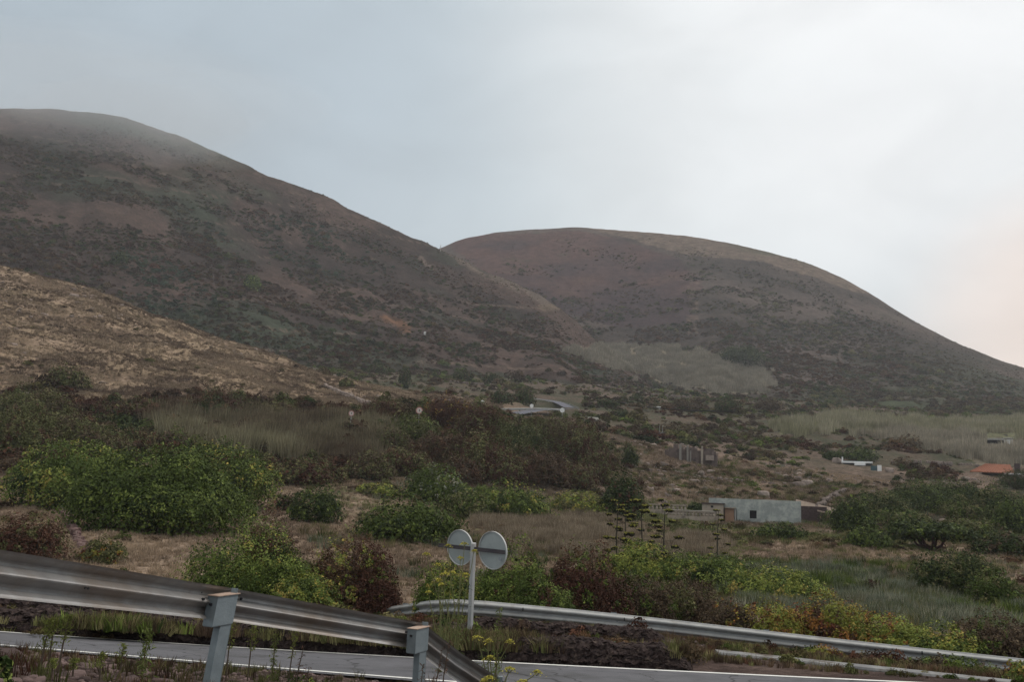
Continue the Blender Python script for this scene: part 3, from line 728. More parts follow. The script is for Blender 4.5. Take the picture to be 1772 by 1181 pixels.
m.box(tuple(Zp * (Lp / 2 - .1)), (.065, .10, Lp + .2), M=Mp); m.build('pole', noise_mat('pole_steel', (.34, .35, .36), (.46, .46, .46), 3, .5, .1, .5, .25, c3=(.25, .21, .18), scale3=2, f3=(.55, .75)), sg, bevel=.008)
hc = rel(P(819, 953, 16.5), sg)
Xs = Vector(rel(P(876, 957, 16.1), sg) - rel(P(766, 945, 16.9), sg)).normalized(); Zs = Zp - Xs * Zp.dot(Xs); Zs.normalize(); Ys = Zs.cross(Xs)
Ms = Matrix((Xs, Ys, Zs)).transposed()
L = [rel(P(765, 946, 16.95), sg), rel(P(875, 958, 16.05), sg)]
m = MB(); mid = (Vector(L[0]) + Vector(L[1])) / 2; ln = (Vector(L[1]) - Vector(L[0])).length
mid = mid - Ys * .05
m.box(tuple(mid), (ln, .035, .022), M=Ms); m.box(tuple(mid + Zs * .03), (ln, .006, .05), M=Ms); m.build('crossbar', noise_mat('bar_steel', (.045, .04, .05), (.08, .07, .075), 5, .6, 0), sg)
def disc(mb, c, M_, r0, y0, y1, n=48, r1=0):
    vs = []
    for y in (y0, y1):
        for rad in ((r0, r1) if r1 else (r0,)):
            vs += [tuple(Vector(c) + M_ @ Vector((rad * math.cos(2 * math.pi * k / n), y, rad * math.sin(2 * math.pi * k / n)))) for k in range(n)]
    if not r1:
        fs = [tuple(range(n - 1, -1, -1)), tuple(range(n, 2 * n))] + [(k, (k + 1) % n, n + (k + 1) % n, n + k) for k in range(n)]
    else:
        fs = []
        for k in range(n):
            j = (k + 1) % n
            fs += [(k, j, 2 * n + j, 2 * n + k), (n + k, 3 * n + k, 3 * n + j, n + j), (k, n + k, n + j, j), (2 * n + k, 2 * n + j, 3 * n + j, 3 * n + k)]
    mb.add(vs, fs)
Mdl = Matrix.Rotation(R(-7), 3, 'Z') @ Ms
for (cx, cy, rr_, dd_) in ((795, 948.5, 16.78, .305), (851.5, 953.5, 16.2, .315)):
    c = Vector(rel(P(cx, cy, rr_), sg)) + Ys * .03
    sgn = MB(); disc(sgn, c, Mdl, dd_, 0, .004); so_ = sgn.build('sign_disc', M_signb, sg)
    rm = MB(); disc(rm, c, Mdl, dd_ + .008, -.022, .006, r1=dd_ - .002); rm.build('rim', M_rim, so_)
    fc = MB(); disc(fc, c, Mdl, dd_ - .001, .0045, .007); disc(fc, c, Mdl, dd_ - .001, .0045, .007)
    fc = MB(); disc(fc, c, Mdl, dd_ * .74, .0075, .009); fc.build('sign_face', M_white, so_)
    rd = MB(); disc(rd, c, Mdl, dd_ - .004, .0045, .0072); rd.build('sign_border', M_red, so_)
c = Vector(rel(P(866, 968, 16.05), sg)) - Ys * .01
m = MB(); disc(m, c, Mdl, .035, 0, .012, 20); m.build('sticker', noise_mat('grey_sticker', (.22, .24, .26), (.26, .28, .3), 5), sg)

# ---------------------------------------------------------------- distant round signs
def far_sign(px, py, r, dia, label, redring=False, mark=False):
    c = P(px, py, r); gz = float(surf(np.array([c[0]]), np.array([c[1]]))[0])
    gz = min(gz, c[2] - dia * 1.3)
    e = empty('road_sign', (float(c[0]), float(c[1]), gz), label, 'road sign', 'small road signs along the upper road'); e.rotation_euler[2] = -math.atan2(c[0], c[1]) + .15
    h = c[2] - gz; I3 = Matrix.Identity(3)
    m = MB(); m.tube([(0, 0, -.6), (0, 0, h + dia * .3)], .045, 6); m.build('pole', M_galv2, e)
    m = MB(); disc(m, (0, -.06, h), I3, dia / 2, 0, .01, 28); f_ = m.build('sign_disc', noise_mat('pink_red_face', (.42, .20, .19), (.46, .24, .22), 3, .5, 0) if redring else M_white, e)
    if redring:
        m = MB(); disc(m, (0, -.066, h), I3, dia * .36, 0, .004, 28); m.build('sign_face', noise_mat('dull_white_face', (.55, .5, .47), (.5, .45, .43), 3, .5, 0), f_)
    if mark:
        m = MB(); m.box((.02, -.07, h + .02), (dia * .16, .004, dia * .34)); m.build('symbol', noise_mat('faded_symbol', (.15, .1, .1), (.2, .15, .14), 3, .5, 0), f_)
    return e
far_sign(608, 716, 128, .75, 'small oval red rimmed round road sign above the reeds, leftmost on the upper road', True, True)
far_sign(725.5, 711, 125, .92, 'round red rimmed road sign above the dark thicket, right of the leftmost one', True, True)
far_sign(835, 696, 172, .70, 'small pale round road sign on the brow where the upper road appears')
far_sign(920, 703, 188, .78, 'small white round road sign behind the light rail of the upper road')
far_sign(973, 710.5, 185, .95, 'bright white round road sign at the right end of the upper road bend')

# ---------------------------------------------------------------- upper road
up = [hitall(x, y, 120)[0] for x, y in ((835, 716), (875, 717))]
def onr(px, py, r): p = P(px, py, r); return p
rd_pts = [onr(828, 718, 182), onr(862, 718.5, 182), onr(890, 716, 187), onr(930, 712, 196), onr(975, 709, 208)]
strip_on('upper_road', M_asph2, [onr(873, 735, 163), onr(870, 726, 172), onr(880, 719, 184), onr(925, 711.5, 200), onr(985, 708.5, 214)], 2.2, 2.6, .1)
strip_on('upper_road', M_asph2, [onr(985, 708, 232), onr(976, 703, 246), onr(962, 697, 262), onr(930, 693, 275), onr(890, 690, 285)], 1.4, 1.4, .3)
strip_on('upper_road', M_asph2, [onr(1010, 696, 300), onr(1080, 700, 300), onr(1120, 707, 296), onr(1180, 713, 292), onr(1270, 716, 290)], 2, 2, .5)
def simple_rail(pts, label, step=4, h=.45, dz=.9):
    pts = [np.array(p) for p in pts]; e = empty('guardrail', tuple(map(float, pts[0])), label, 'guardrail', 'guardrails of the upper road')
    m = MB(); secs = []
    for p in dens(pts, 5):
        q = rel(p, e); secs.append([(q[0], q[1], q[2]), (q[0], q[1] - .09, q[2] - h * .25), (q[0], q[1], q[2] - h * .5), (q[0], q[1] - .09, q[2] - h * .75), (q[0], q[1], q[2] - h), (q[0], q[1] + .03, q[2] - h * .5)])
    m.sweep(secs); m.build('beam', M_galv2, e)
    d_ = dens(pts, 5)
    for k in range(0, len(d_), 4):
        q = rel(d_[k], e); m = MB(); m.box((q[0], q[1] + .1, q[2] - .7), (.12, .1, 1.4)); m.build('post', M_galv2, e)
simple_rail([P(836, 707, 196), P(880, 707, 198), P(930, 706.5, 201), P(976, 708, 205)], 'thin light guardrail running level behind the white signs of the upper road')
simple_rail([P(902, 686, 290), P(935, 691, 282), P(960, 694, 275), P(985, 699, 262), P(1002, 706, 250)], 'thin curved guardrail where the upper road bends up the slope', 4, .5)

# ---------------------------------------------------------------- buildings
def base(px, py, r):
    p = P(px, py, r); p[2] = float(surf(np.array([p[0]]), np.array([p[1]]))[0]); return p
M_blue = noise_mat('faded_blue_render', (.225, .25, .245), (.31, .335, .325), .9, .9, .2, c3=(.40, .42, .40), scale3=1.1, f3=(.46, .60), bscale=14)
M_tan = noise_mat('tan_render', (.27, .23, .19), (.37, .315, .26), 1.3, .95, .25, c3=(.14, .12, .105), scale3=1, f3=(.5, .7))
M_wood = noise_mat('orange_wood', (.26, .16, .11), (.33, .21, .145), 2, .8, .2, stretch=(6, 6, 1))
M_tile = noise_mat('clay_tile', (.31, .125, .075), (.23, .095, .06), 3, .85, .4, c3=(.22, .10, .07), scale3=1.2)
M_oldtile = noise_mat('old_tile', (.17, .13, .105), (.25, .20, .16), 3, .9, .4, c3=(.15, .12, .10), scale3=1.5)
def place(name, px, py, r, label, cat, yaw=0):
    p, r = hitall(px, py, r * .82); e = empty(name, tuple(map(float, p)), label, cat); e.rotation_euler[2] = -math.atan2(p[0], p[1]) + yaw
    return e, r / F, p
RH = 112
e, s_, p = place('house', 1305, 906, RH, 'faded blue flat roofed house with one small dark window, in the middle of the slope', 'house', R(0))
zb = 0.0
def U(px): return (px - 1305) * s_
def V_(py): return (906 - py) * s_ + zb
tilt = math.tan(ROLL)
m = MB()
wl, wr, hw_ = U(1232), U(1379), V_(868)
# front wall built as panels round the window opening; gently sloping parapet
wx0, wx1, wz0, wz1 = U(1298), U(1309), V_(899), V_(886)
y0, y1 = 0, .25
def wallbox(x0, x1, z0, z1, y0=y0, y1=y1, mb=None): (mb or m).box(((x0 + x1) / 2, (y0 + y1) / 2, (z0 + z1) / 2), (x1 - x0, y1 - y0, z1 - z0))
wallbox(U(1277), wx0, -1, hw_); wallbox(wx1, wr, -1, hw_); wallbox(wx0, wx1, -1, wz0); wallbox(wx0, wx1, wz1, hw_)
wallbox(wl, U(1277), V_(884), hw_)
wallbox(wl, wl + .25, -1, hw_, .25, 7); wallbox(wr - .25, wr, -1, hw_ - .002, .25, 7); wallbox(wl, wr, -1, hw_, 7, 7.25)
m.build('wall', M_blue, e)
m = MB(); m.box(((wl + wr) / 2, 3.65, hw_ - .35), (wr - wl - .52, 6.7, .2)); m.build('roof', M_conc, e)
m = MB(); m.box(((wx0 + wx1) / 2, .18, (wz0 + wz1) / 2), (wx1 - wx0, .05, wz1 - wz0)); wn = m.build('window', M_dark, e)
m = MB()
for (cx, cz, dx, dz) in (((wx0 + wx1) / 2, wz0 - .03, wx1 - wx0 + .12, .06), ((wx0 + wx1) / 2, wz1 + .03, wx1 - wx0 + .12, .06), (wx0 - .03, (wz0 + wz1) / 2, .06, wz1 - wz0), (wx1 + .03, (wz0 + wz1) / 2, .06, wz1 - wz0)):
    m.box((cx, -.01, cz), (dx, .05, dz))
m.build('frame', M_blue, wn)
# low tan annex with orange door
m = MB(); ax0, ax1, ah = U(1222), U(1256), V_(878)
wallbox(ax0, ax1, -1, ah, -1.2, 0); m.build('annex', M_tan, e)
m = MB(); wallbox(ax0 - .1, ax1 + .15, ah + .003, ah + .12, -1.35, -.003); m.build('annex_roof', M_stone, e)
m = MB(); wallbox(U(1236), U(1240), V_(884), V_(880.5), -1.21, -1.15); m.build('vent', M_dark, e)
m = MB(); wallbox(U(1258), U(1273), -.6, V_(884), -.15, -.05); dr = m.build('door', M_wood, e)
m = MB(); wallbox(U(1256.2), U(1276), V_(884) + .003, V_(882.5), -.4, -.004); m.build('canopy', M_tan, dr)
m = MB(); wallbox(U(1274), U(1276), -.6, V_(884.5), -.3, -.005); m.build('pillar', M_conc, e)

def balustrade(x0, x1, ytop, ybot, r, n, label, cap=True, holes='dark'):
    e, s_, p = place('balustrade_wall', x0, ybot, r, label, 'wall'); L_ = (x1 - x0) * s_; H_ = (ybot - ytop) * s_; z0 = 0.0
    m = MB(); m.box((L_ / 2, .1, z0 + H_ * .2 - .4), (L_, .22, H_ * .5 + .8)); m.box((L_ / 2, .1, z0 + H_ - .07), (L_, .3, .14)); m.build('wall', M_tan, e)
    zb_ = z0 + H_ * .45 + 0; zt_ = z0 + H_ - .14
    for k in range(n + 1):
        m = MB(); x = L_ * k / n; x = min(max(x, .08), L_ - .08)
        m.tube([(x, .1, zb_ - .002), (x, .1, zb_ + (zt_ - zb_) * .35), (x, .1, zb_ + (zt_ - zb_) * .7), (x, .1, zt_ + .002)], [.10, .16, .09, .13], 8); m.build('baluster', M_tan, e)
    if not cap: return
    m = MB(); m.box((L_ / 2, .1, z0 + H_ + .03), (L_ + .1, .4, .05)); m.build('coping', noise_mat('pale_coping', (.42, .39, .35), (.5, .47, .42), 2), e)
balustrade(1155, 1232, 884, 899, 104, 13, 'lower terrace balustrade wall with pale coping in front of the blue house')
balustrade(1122, 1184, 873, 889, 110, 9, 'upper terrace balustrade wall left of the blue house, higher than the other', False)
# stone shed
e, s_, p = place('shed', 1408, 906, 114, 'dark stone shed with a worn brownish tile roof against the right of the blue house', 'shed', R(0))
zb = 0.0
m = MB(); x0, x1 = (1380 - 1408) * s_, (1440 - 1408) * s_; h = (906 - 880) * s_ + zb
m.box(((x0 + x1) / 2 - .4, 1.8, h / 2 - .5), (x1 - x0 - .8, 3.4, h + 1)); m.build('wall', M_stone, e)
m = MB(); Mr = Matrix.Rotation(R(12), 3, 'Y') @ Matrix.Rotation(R(24), 3, 'X')
m.box(((1428 - 1408) * s_, .7, h - .35), (1.9, 1.8, .12), M=Mr); m.box((x0 + 1.0, 2.2, h + .02), (2.2, 2.2, .12), M=Mr); m.build('roof', M_oldtile, e)
# ruin
e, s_, p = place('ruined_building', 1200, 802, 176, 'roofless ruin of dark stone with pale upright pillars on the slope', 'ruin', R(12))
zb = 0.0
def ru(px): return (px - 1200) * s_
m = MB(); 
gq = random.Random(3)
for a in range(1160, 1240, 4):
    t0 = 764 + 8 * abs(math.sin(a * .11)) + gq.uniform(-3, 6) + (8 if 1206 < a < 1216 else 0); h = (802 - t0) * s_ * .8
    m.box((ru(a + 2), 1.0 + gq.uniform(-.12, .12), h / 2 - .6), (4.1 * s_, .45, h + 1.2), rz=gq.uniform(-.08, .08))
m.box((ru(1190), 3.4, .5), (ru(1225) - ru(1160), .4, 3.6)); m.box((ru(1241), 2.2, .3), (.4, 2.6, 2.6)); m.build('wall', noise_mat('ruin_stone', (.10, .076, .07), (.17, .135, .125), 1.2, .95, .5, c3=(.05, .035, .04), scale3=.9), e)
for a, t0, b0, w_, cc in ((1178, 766, 786, .42, 0), (1190.5, 769, 788, .34, 0), (1195.5, 778, 790, .25, 0), (1215, 768, 790, .34, 1)):
    m = MB(); h1 = (802 - t0) * s_ * .86; h0 = -.6; m.box((ru(a), .3, (h1 + h0) / 2), (w_, w_, h1 - h0), taper=.85); m.build('pillar', M_tan if cc else noise_mat('pale_pillar', (.19, .175, .16), (.26, .24, .22), 2), e)
m = MB(); m.box((ru(1228), .3, zb + 1.0), (1.4, .5, .9)); m.build('rubble', M_stonel, e)
# dark flat roof with two thin poles
e, s_, p = place('hut', 1140, 756, 205, 'dark flat roofed hut with two thin poles above the ruin', 'hut', R(20))
zb = 0.0
m = MB(); m.box((0, 1, zb / 2 - .1), (2.6, 1.8, max(.8, zb + .6))); m.build('wall', M_conc, e)
m = MB(); m.box((0, 1, zb + .55), (3.4, 2.4, .16), M=Matrix.Rotation(R(-16), 3, 'Y')); m.build('roof', noise_mat('dark_roof', (.04, .045, .055), (.07, .08, .09), 3), e)
for dx in (.2, .95):
    m = MB(); m.tube([(dx, .2, -.3), (dx, .2, zb + 2.6)], .04, 6); m.build('pole', M_galv2, e)
# white structure mid right
e, s_, p = place('house', 1483, 806, 232, 'low white house with a long flat white roof edge and chimney post among green shrubs', 'house', R(0))
zb = 0.0
m = MB(); m.box((0, 2, zb / 2 - .2), (5.6, 3.5, max(1.0, zb + 1.2))); m.build('wall', noise_mat('dim_wall', (.10, .12, .14), (.16, .18, .19), 1), e)
m = MB(); m.box((0, 1.5, zb + .62), (6.2, 4.6, .36)); m.box((.6, -.9, zb + .2), (2.2, .3, .5)); m.build('roof', M_white, e)
m = MB(); m.box((0, 2.2, zb + .86), (5.6, 3, .1)); m.build('roof_sheet', noise_mat('teal_sheet', (.04, .10, .14), (.05, .13, .16), 1), e)
m = MB(); m.box((-2.9, -.2, zb + 1.0), (.3, .3, 1.4)); m.build('chimney', M_white, e)
e, s_, p = place('gate_pillar', 1522, 816, 228, 'short white pillar with a dark teal panel, right of the low white house', 'pillar')
zb = 0.0
m = MB(); m.box((0, 0, zb / 2 + .4), (.8, .6, 1.6 + zb)); m.build('pillar', M_white, e)
m = MB(); m.box((-1.05, .1, zb / 2 + .4), (1.2, .1, 1.3 + zb)); m.build('panel', noise_mat('teal_panel', (.05, .09, .11), (.07, .12, .13), 1), e)
# orange tiled house
e, s_, p = place('house', 1730, 824, 236, 'small house with a sloping orange clay tile roof at the right edge', 'house', R(-6))
zb = 0.0
m = MB(); m.box((.2, 2.2, zb / 2 + .1), (7.2, 4, zb + 1.6)); m.build('wall', noise_mat('shaded_wall', (.07, .06, .06), (.13, .11, .10), 1), e)  # wall colour is a mottled dark grey-brown
m = MB(); m.add([(-5.2, -1, zb + .75), (2.8, -1, zb + .55), (1.6, 2.4, zb + 2.3), (-2.6, 2.4, zb + 2.4), (-5.2, -1, zb + .6), (2.8, -1, zb + .4), (1.6, 2.4, zb + 2.1), (-2.6, 2.4, zb + 2.2)], [(0, 1, 2, 3), (7, 6, 5, 4), (0, 4, 5, 1), (1, 5, 6, 2), (2, 6, 7, 3), (3, 7, 4, 0)])
for k in range(16):
    a = k / 15; m.tube([(-5.1 + 7.8 * a, -1.02, zb + .78 - .2 * a), (-2.6 + 4.2 * a, 2.4, zb + 2.44 - .1 * a)], .07, 5)
m.build('roof', M_tile, e)
m = MB(); m.box((3.1, -1.0, zb + .38), (4.4, .2, .26)); m.build('fascia', M_white, e)
m = MB(); m.box((3.0, 1.5, zb + 1.5), (1.0, .8, 2.0)); m.build('chimney', M_stone, e)
for dx in (-5.1, -3.2):
    m = MB(); m.box((dx, -.8, zb - .1), (.18, .18, 1.6)); m.build('porch_post', M_tan, e)
# white hut behind the reeds
e, s_, p = place('hut', 1732, 768, 285, 'tiny pale hut with a flat grey roof among the cane fields', 'hut')
zb = 0.0
m = MB(); m.box((1.9, 1, zb / 2 + .5), (2.2, 2, zb + 1.4)); m.build('wall', M_white, e)
m = MB(); m.box((-1.6, 1, zb / 2 + .4), (4.6, 2, zb + 1.0)); m.build('open_shed', M_dark, e)
m = MB(); m.box((-1.6, .8, zb + 1.15), (5, 2.8, .5)); m.box((1.9, .8, zb + 1.45), (2.6, 2.6, .25)); m.build('roof', M_conc, e)
# white marker, white box on hillside, mast
def marker(px, py, r, w_, h, label, name='marker_stone', mat=None, cat='marker'):
    p, r = hitall(px, py, r * .82)
    m = MB(); m.box((0, 0, h * .4), (w_, w_ * .8, h * 1.2), taper=.88); o = m.build(name, mat or M_white, None, bevel=.03); o.location = tuple(map(float, p)); tag(o, label, cat)
marker(1140, 709, 294, 1.5, .9, 'white marker block beside the upper track, right of the round signs')
marker(1134, 708, 297, .6, .6, 'smaller pale marker just left of the white block on the upper track')
marker(735, 582, 405, 1.1, 2.2, 'tiny white post on the dark hillside beside the orange scar')
marker(1026, 727, 210, 2.6, .5, 'flat pale stone slab at the head of the bare slope', 'stone_slab', noise_mat('pale_slab', (.5, .48, .44), (.4, .38, .35), 2), 'stone')
p = hitall(762, 436, 560)[0]
em = empty('mast', tuple(map(float, p)), 'thin lattice mast standing on the saddle between the two hills', 'mast')
m = MB(); m.tube([(0, 0, -1), (0, 0, 5.0)], [.3, .16], 4); m.build('pole', M_conc, em)
for dz in (2.6, 3.6):
    m = MB(); m.box((0, 0, dz), (1.5, .15, .15)); m.build('crossarm', M_conc, em)

# ---------------------------------------------------------------- stones: terraces, dry stone walls, boulders
def stone_mesh(g, n=2):
    import bmesh
    bm = bmesh.new(); bmesh.ops.create_icosphere(bm, subdivisions=n, radius=1)
    v = np.array([q.co for q in bm.verts]); f = np.array([[q.index for q in t_.verts] for t_ in bm.faces]); bm.free(); return v, f
SV, SF = stone_mesh(None, 2)
def stones(name, items, mat, seed, parent=None):
    """items: (x,y,z,sx,sy,sz,yaw) -> one mesh of fitted, faceted stones"""
    g = np.random.default_rng(seed); Vs, Fs = [], []
    for k, (x, y, z, sx, sy, sz, yaw) in enumerate(items):
        v = SV.copy(); v = np.sign(v) * np.abs(v) ** .6
        v *= (1 + .28 * fbm(v[:, 0] * 1.3 + k * 5.1, v[:, 1] * 1.3 + v[:, 2] * 1.7 + k, 3, 3))[:, None]
        v = v * np.array([sx, sy, sz]); a = yaw; b = g.normal(0, .12)
        ca, sa = math.cos(a), math.sin(a); v = np.stack([v[:, 0] * ca - v[:, 1] * sa, v[:, 0] * sa + v[:, 1] * ca, v[:, 2] + v[:, 0] * b], 1)
        Vs.append(v + np.array([x, y, z])); Fs.append(SF + k * len(SV))
    me = mesh_np(name, np.concatenate(Vs), np.concatenate(Fs), 3)
    return link(name, me, mat, parent)
def wall_of(label, pts, h, th, sz, seed, cat='stone wall', mat=None, name='stone_wall', courses=None, drop=.1):
    g = np.random.default_rng(seed); it = []
    pts = [np.array(p, float) for p in pts]; T_ = [0]
    for i in range(len(pts) - 1): T_.append(T_[-1] + float(np.linalg.norm((pts[i + 1] - pts[i])[:2])))
    nc = courses or max(1, int(h / (sz * 1.05)))
    for c_ in range(nc):
        s_ = g.uniform(0, sz)
        while s_ < T_[-1]:
            l = sz * g.uniform(.8, 2.0); q = np.array([np.interp(s_ + l / 2, T_, [p[k] for p in pts]) for k in range(3)])
            q2 = np.array([np.interp(min(s_ + l, T_[-1]), T_, [p[k] for p in pts]) for k in range(3)]); d = q2 - q
            yaw = math.atan2(d[1], d[0]); hh = h * (.75 + .5 * float(vnoise(np.array([s_ * .6 / sz * .2]), np.array([seed * 1.0]), 2)[0]))
            z = q[2] - drop + (c_ + .5) * h / nc * hh / h
            if not (c_ == nc - 1 and g.random() < .3):
                it.append((q[0] + g.normal(0, th * .35), q[1] + g.normal(0, th * .35), z, l * .56, th * g.uniform(.4, .7), h / nc * g.uniform(.5, .72), yaw))
            s_ += l
    o0 = it[0]; loc = pts[0]
    it = [(a - loc[0], b - loc[1], c_ - loc[2], *r_) for a, b, c_, *r_ in it]
    o = stones(name, it, mat or M_stone, seed); o.location = tuple(map(float, loc)); return tag(o, label, cat)
def rough_bank(label, pts, h, seed, depth=.55):
    pts = [np.array(p, float) for p in pts]; P_ = np.array(pts); T_ = np.concatenate([[0], np.cumsum(np.hypot(*np.diff(P_[:, :2], axis=0).T))])
    n = int(T_[-1] / .022); s_ = np.linspace(0, T_[-1], n); C_ = np.stack([np.interp(s_, T_, P_[:, k]) for k in range(3)], 1)
    d = np.gradient(C_[:, :2], axis=0); d /= np.linalg.norm(d, axis=1, keepdims=True); nb_ = np.stack([-d[:, 1], d[:, 0]], 1); nb_ *= np.sign((nb_ * C_[:, :2]).sum(1))[:, None]   # away from the viewer's side
    prof = [(-.05, -.25)] + [(.16 * t_ ** 1.5, h * t_) for t_ in np.linspace(0, 1, 20)] + [(.16 + (depth - .16) * t_, h * (1 + .08 * math.sin(t_ * 3))) for t_ in np.linspace(.06, 1, 18)] + [(depth + .05, -.3)]
    pu = np.array(prof); S_, U = np.meshgrid(s_, np.arange(len(pu)), indexing='ij'); a = pu[:, 0][None] + 0 * S_; z = pu[:, 1][None] + 0 * S_
    hh = .72 + .5 * vnoise(S_ * 1.3, S_ * 0 + seed, 3) + .25 * (vnoise(S_ * 4, S_ * 0 + seed, 4) - .5); ends = np.clip(np.minimum(S_, T_[-1] - S_) / .5, .05, 1); z = np.where(z > 0, z * hh * ends, z)
    w1 = np.abs(fbm(S_ * 6.5, z * 13 + a * 7 + seed, 4, 11)); w2 = fbm(S_ * 17, z * 23 + a * 14, 3, 12)
    a = a - .13 * w1 - .05 * w2 + .05; z = z + .045 * w2 + .06 * (.5 - w1) * (z > .02)
    X = C_[:, 0][:, None] + nb_[:, 0][:, None] * a; Y = C_[:, 1][:, None] + nb_[:, 1][:, None] * a; Z = C_[:, 2][:, None] + z
    loc = C_[0]; V = np.stack([X - loc[0], Y - loc[1], Z - loc[2]], -1).reshape(-1, 3); I = np.arange(V.shape[0]).reshape(X.shape)
    Fc = np.stack([I[:-1, :-1], I[1:, :-1], I[1:, 1:], I[:-1, 1:]], -1).reshape(-1, 4)
    o = link('rock_terrace', mesh_np('rock_terrace', V, Fc, 4), M_bank); o.location = tuple(map(float, loc)); return tag(o, label, 'rock terrace')
M_bank = noise_mat('dark_rocky_earth', (.022, .016, .017), (.058, .042, .039), 7, 1, .9, .1, c3=(.12, .092, .075), scale3=9, f3=(.55, .68), bscale=30)
def gpt(px, r, sh=None):
    a = float(ray(px, 1050)[0]); x, y = math.sin(a) * r, math.cos(a) * r
    return np.array([x, y, float((sh or G).z(np.array([x]), np.array([y]))[0])])
rough_bank('lower dark rock terrace edge along the left side of the road, behind the near guardrail', [gpt(x, r_) for x, r_ in ((-200, 16.5), (0, 16.15), (350, 15.7), (740, 15.42))], .30, 1)
rough_bank('upper dark rock terrace on the left, seen under the near guardrail beam', [gpt(x, r_) for x, r_ in ((-150, 18.6), (0, 18.35), (200, 18.25), (420, 18.1))], .22, 2)
rough_bank('lower dark rock terrace at the road edge right of the round signs', [gpt(x, r_) for x, r_ in ((765, 15.42), (1000, 15.22), (1200, 15.15))], .27, 3)
rough_bank('upper dark rock terrace just below the far guardrail, right of the sign pole', [gpt(x, r_) for x, r_ in ((790, 17.95), (1000, 17.95), (1170, 18.1))], .22, 4)
def gw(pxs):
    return [G.hit(x, y, 26)[0] for x, y in pxs]
wall_of('low dark red dry stone wall running down the bare field at the left', gw([(92, 868), (100, 885), (118, 905), (132, 935), (150, 968)]), .42, .24, .15, 5, name='dry_stone_wall', mat=noise_mat('red_stone', (.075, .04, .038), (.14, .09, .085), 3, .95, .5, c3=(.24, .18, .16), scale3=2))
M_stonem = noise_mat('grey_stone', (.12, .095, .085), (.23, .185, .165), 1.5, .95, .5, .2)
wall_of('pale rubble terrace wall on the grassy spur above the reeds', gw([(560, 668), (590, 682), (618, 692), (640, 702)]), .6, .5, .28, 6, name='dry_stone_wall', mat=M_stonel)
wall_of('broken pale stone wall climbing beside the dark shrubs right of the blue house', gw([(1405, 890), (1425, 872), (1445, 858), (1462, 850)]), .55, .5, .25, 7, name='dry_stone_wall', mat=M_stonem)
wall_of('long pale terrace wall left of the orange roofed house', gw([(1540, 802), (1600, 803), (1650, 806), (1700, 810)]), .7, .5, .4, 8, name='dry_stone_wall', mat=M_stonem)
wall_of('terrace wall across the bare slope between the ruin and the blue house', gw([(1130, 812), (1200, 826), (1290, 836), (1380, 842)]), .45, .5, .25, 9, name='dry_stone_wall', mat=M_stonem)
def fieldline(label, pxs, seed, h=.7, sz=.8): wall_of(label, [hitall(x, y, 150)[0] for x, y in pxs], h, .7, sz, seed, name='dry_stone_wall', mat=M_stonem)
fieldline('thin pale terrace line below the orange scar, above the upper road', [(752, 659), (800, 664), (850, 668)], 12)
fieldline('long thin terrace line crossing under the pale cane field', [(1030, 668), (1120, 684), (1210, 690)], 13, .8, 1.0)
for k, (px, py, sz, lb) in enumerate(((1183, 793, .55, 'pale boulder below the pillars of the ruin'), (1382, 832, .6, 'grey boulder high on the rubble slope above the blue house'), (1396, 840, .75, 'larger pale boulder right of the grey one on the rubble slope'),
        (1320, 860, .7, 'half buried pale boulder directly behind the blue house roof'), (1448, 801, .9, 'pale boulder at the left end of the low white house'), (1540, 817, .7, 'pale boulder right of the white pillar'), (60, 694, .6, 'pale rock on the grassy spur at the left edge'), (40, 690, .9, 'wide pale rock at the foot of the grassy spur, far left'))):
    p = hitall(px, py, 60)[0]; o = stones('boulder', [(0, 0, sz * .3, sz * 1.2, sz, sz * .8, k)], M_stonel if k != 1 else M_stonem, 40 + k); o.location = tuple(map(float, p)); tag(o, lb, 'boulder')

# ---------------------------------------------------------------- shrubs one can tell apart
S = shrub
# bank behind the far rail, left to right
S(432, 905, 1050, 128, 25, 'bright', 'large bright green leafy bush just behind the foreground guardrail', mix=('ygreen', .05), blobs=9)
S(462, 893, 960, 62, 27.5, 'red', 'dark red bush rising behind the top of the large bright green bush', blobs=6)
S(600, 925, 1060, 88, 25.5, 'red', 'dark red brown bush with yellow flecks, left of the round signs', mix=('ygreen', .16), blobs=9)
S(520, 990, 1070, 70, 23.5, 'ygreen', 'yellow green low bush at the foot of the bright green bush', mix=('green', .4))
S(650, 965, 1062, 48, 25, 'red', 'small dark maroon bush just above where the guardrails meet', mix=('green', .1))
S(765, 972, 1060, 60, 22.5, 'bright', 'fresh yellow green bush under the left round sign', mix=('ygreen', .3), blobs=7)
S(880, 948, 1062, 82, 23.5, 'bright', 'green bush directly behind the right round sign', mix=('red', .08), blobs=8)
S(1010, 945, 1075, 85, 24, 'red', 'dark maroon bush right of the round signs, green leaves mixed in', mix=('bright', .22), blobs=9)
S(935, 1000, 1075, 70, 22.6, 'green', 'dark green low bush touching the far guardrail right of the sign pole', mix=('red', .2))
S(1110, 985, 1085, 70, 25, 'brown', 'brownish thin bush behind the far guardrail under the agave stalks', mix=('green', .25))
S(1185, 985, 1095, 70, 26, 'brown', 'dry brown bush behind the guardrail, right of centre', mix=('olive', .3))
S(1262, 1035, 1108, 55, 24.5, 'brown', 'low rusty brown bush at the middle of the far guardrail', mix=('vine', .15))
S(1340, 1040, 1120, 68, 24.5, 'vine', 'orange yellow autumn bush behind the far guardrail', mix=('ygreen', .3))
S(1440, 1030, 1130, 80, 25, 'vine', 'big yellow and dark red autumn bush over the far guardrail', mix=('red', .3), blobs=9)
S(1530, 1062, 1140, 66, 24.6, 'ygreen', 'yellow bush right of the big autumn bush', mix=('vine', .35))
S(1620, 1075, 1155, 75, 24.8, 'ygreen', 'light yellow green bush at the right part of the far guardrail', mix=('green', .3), blobs=8)
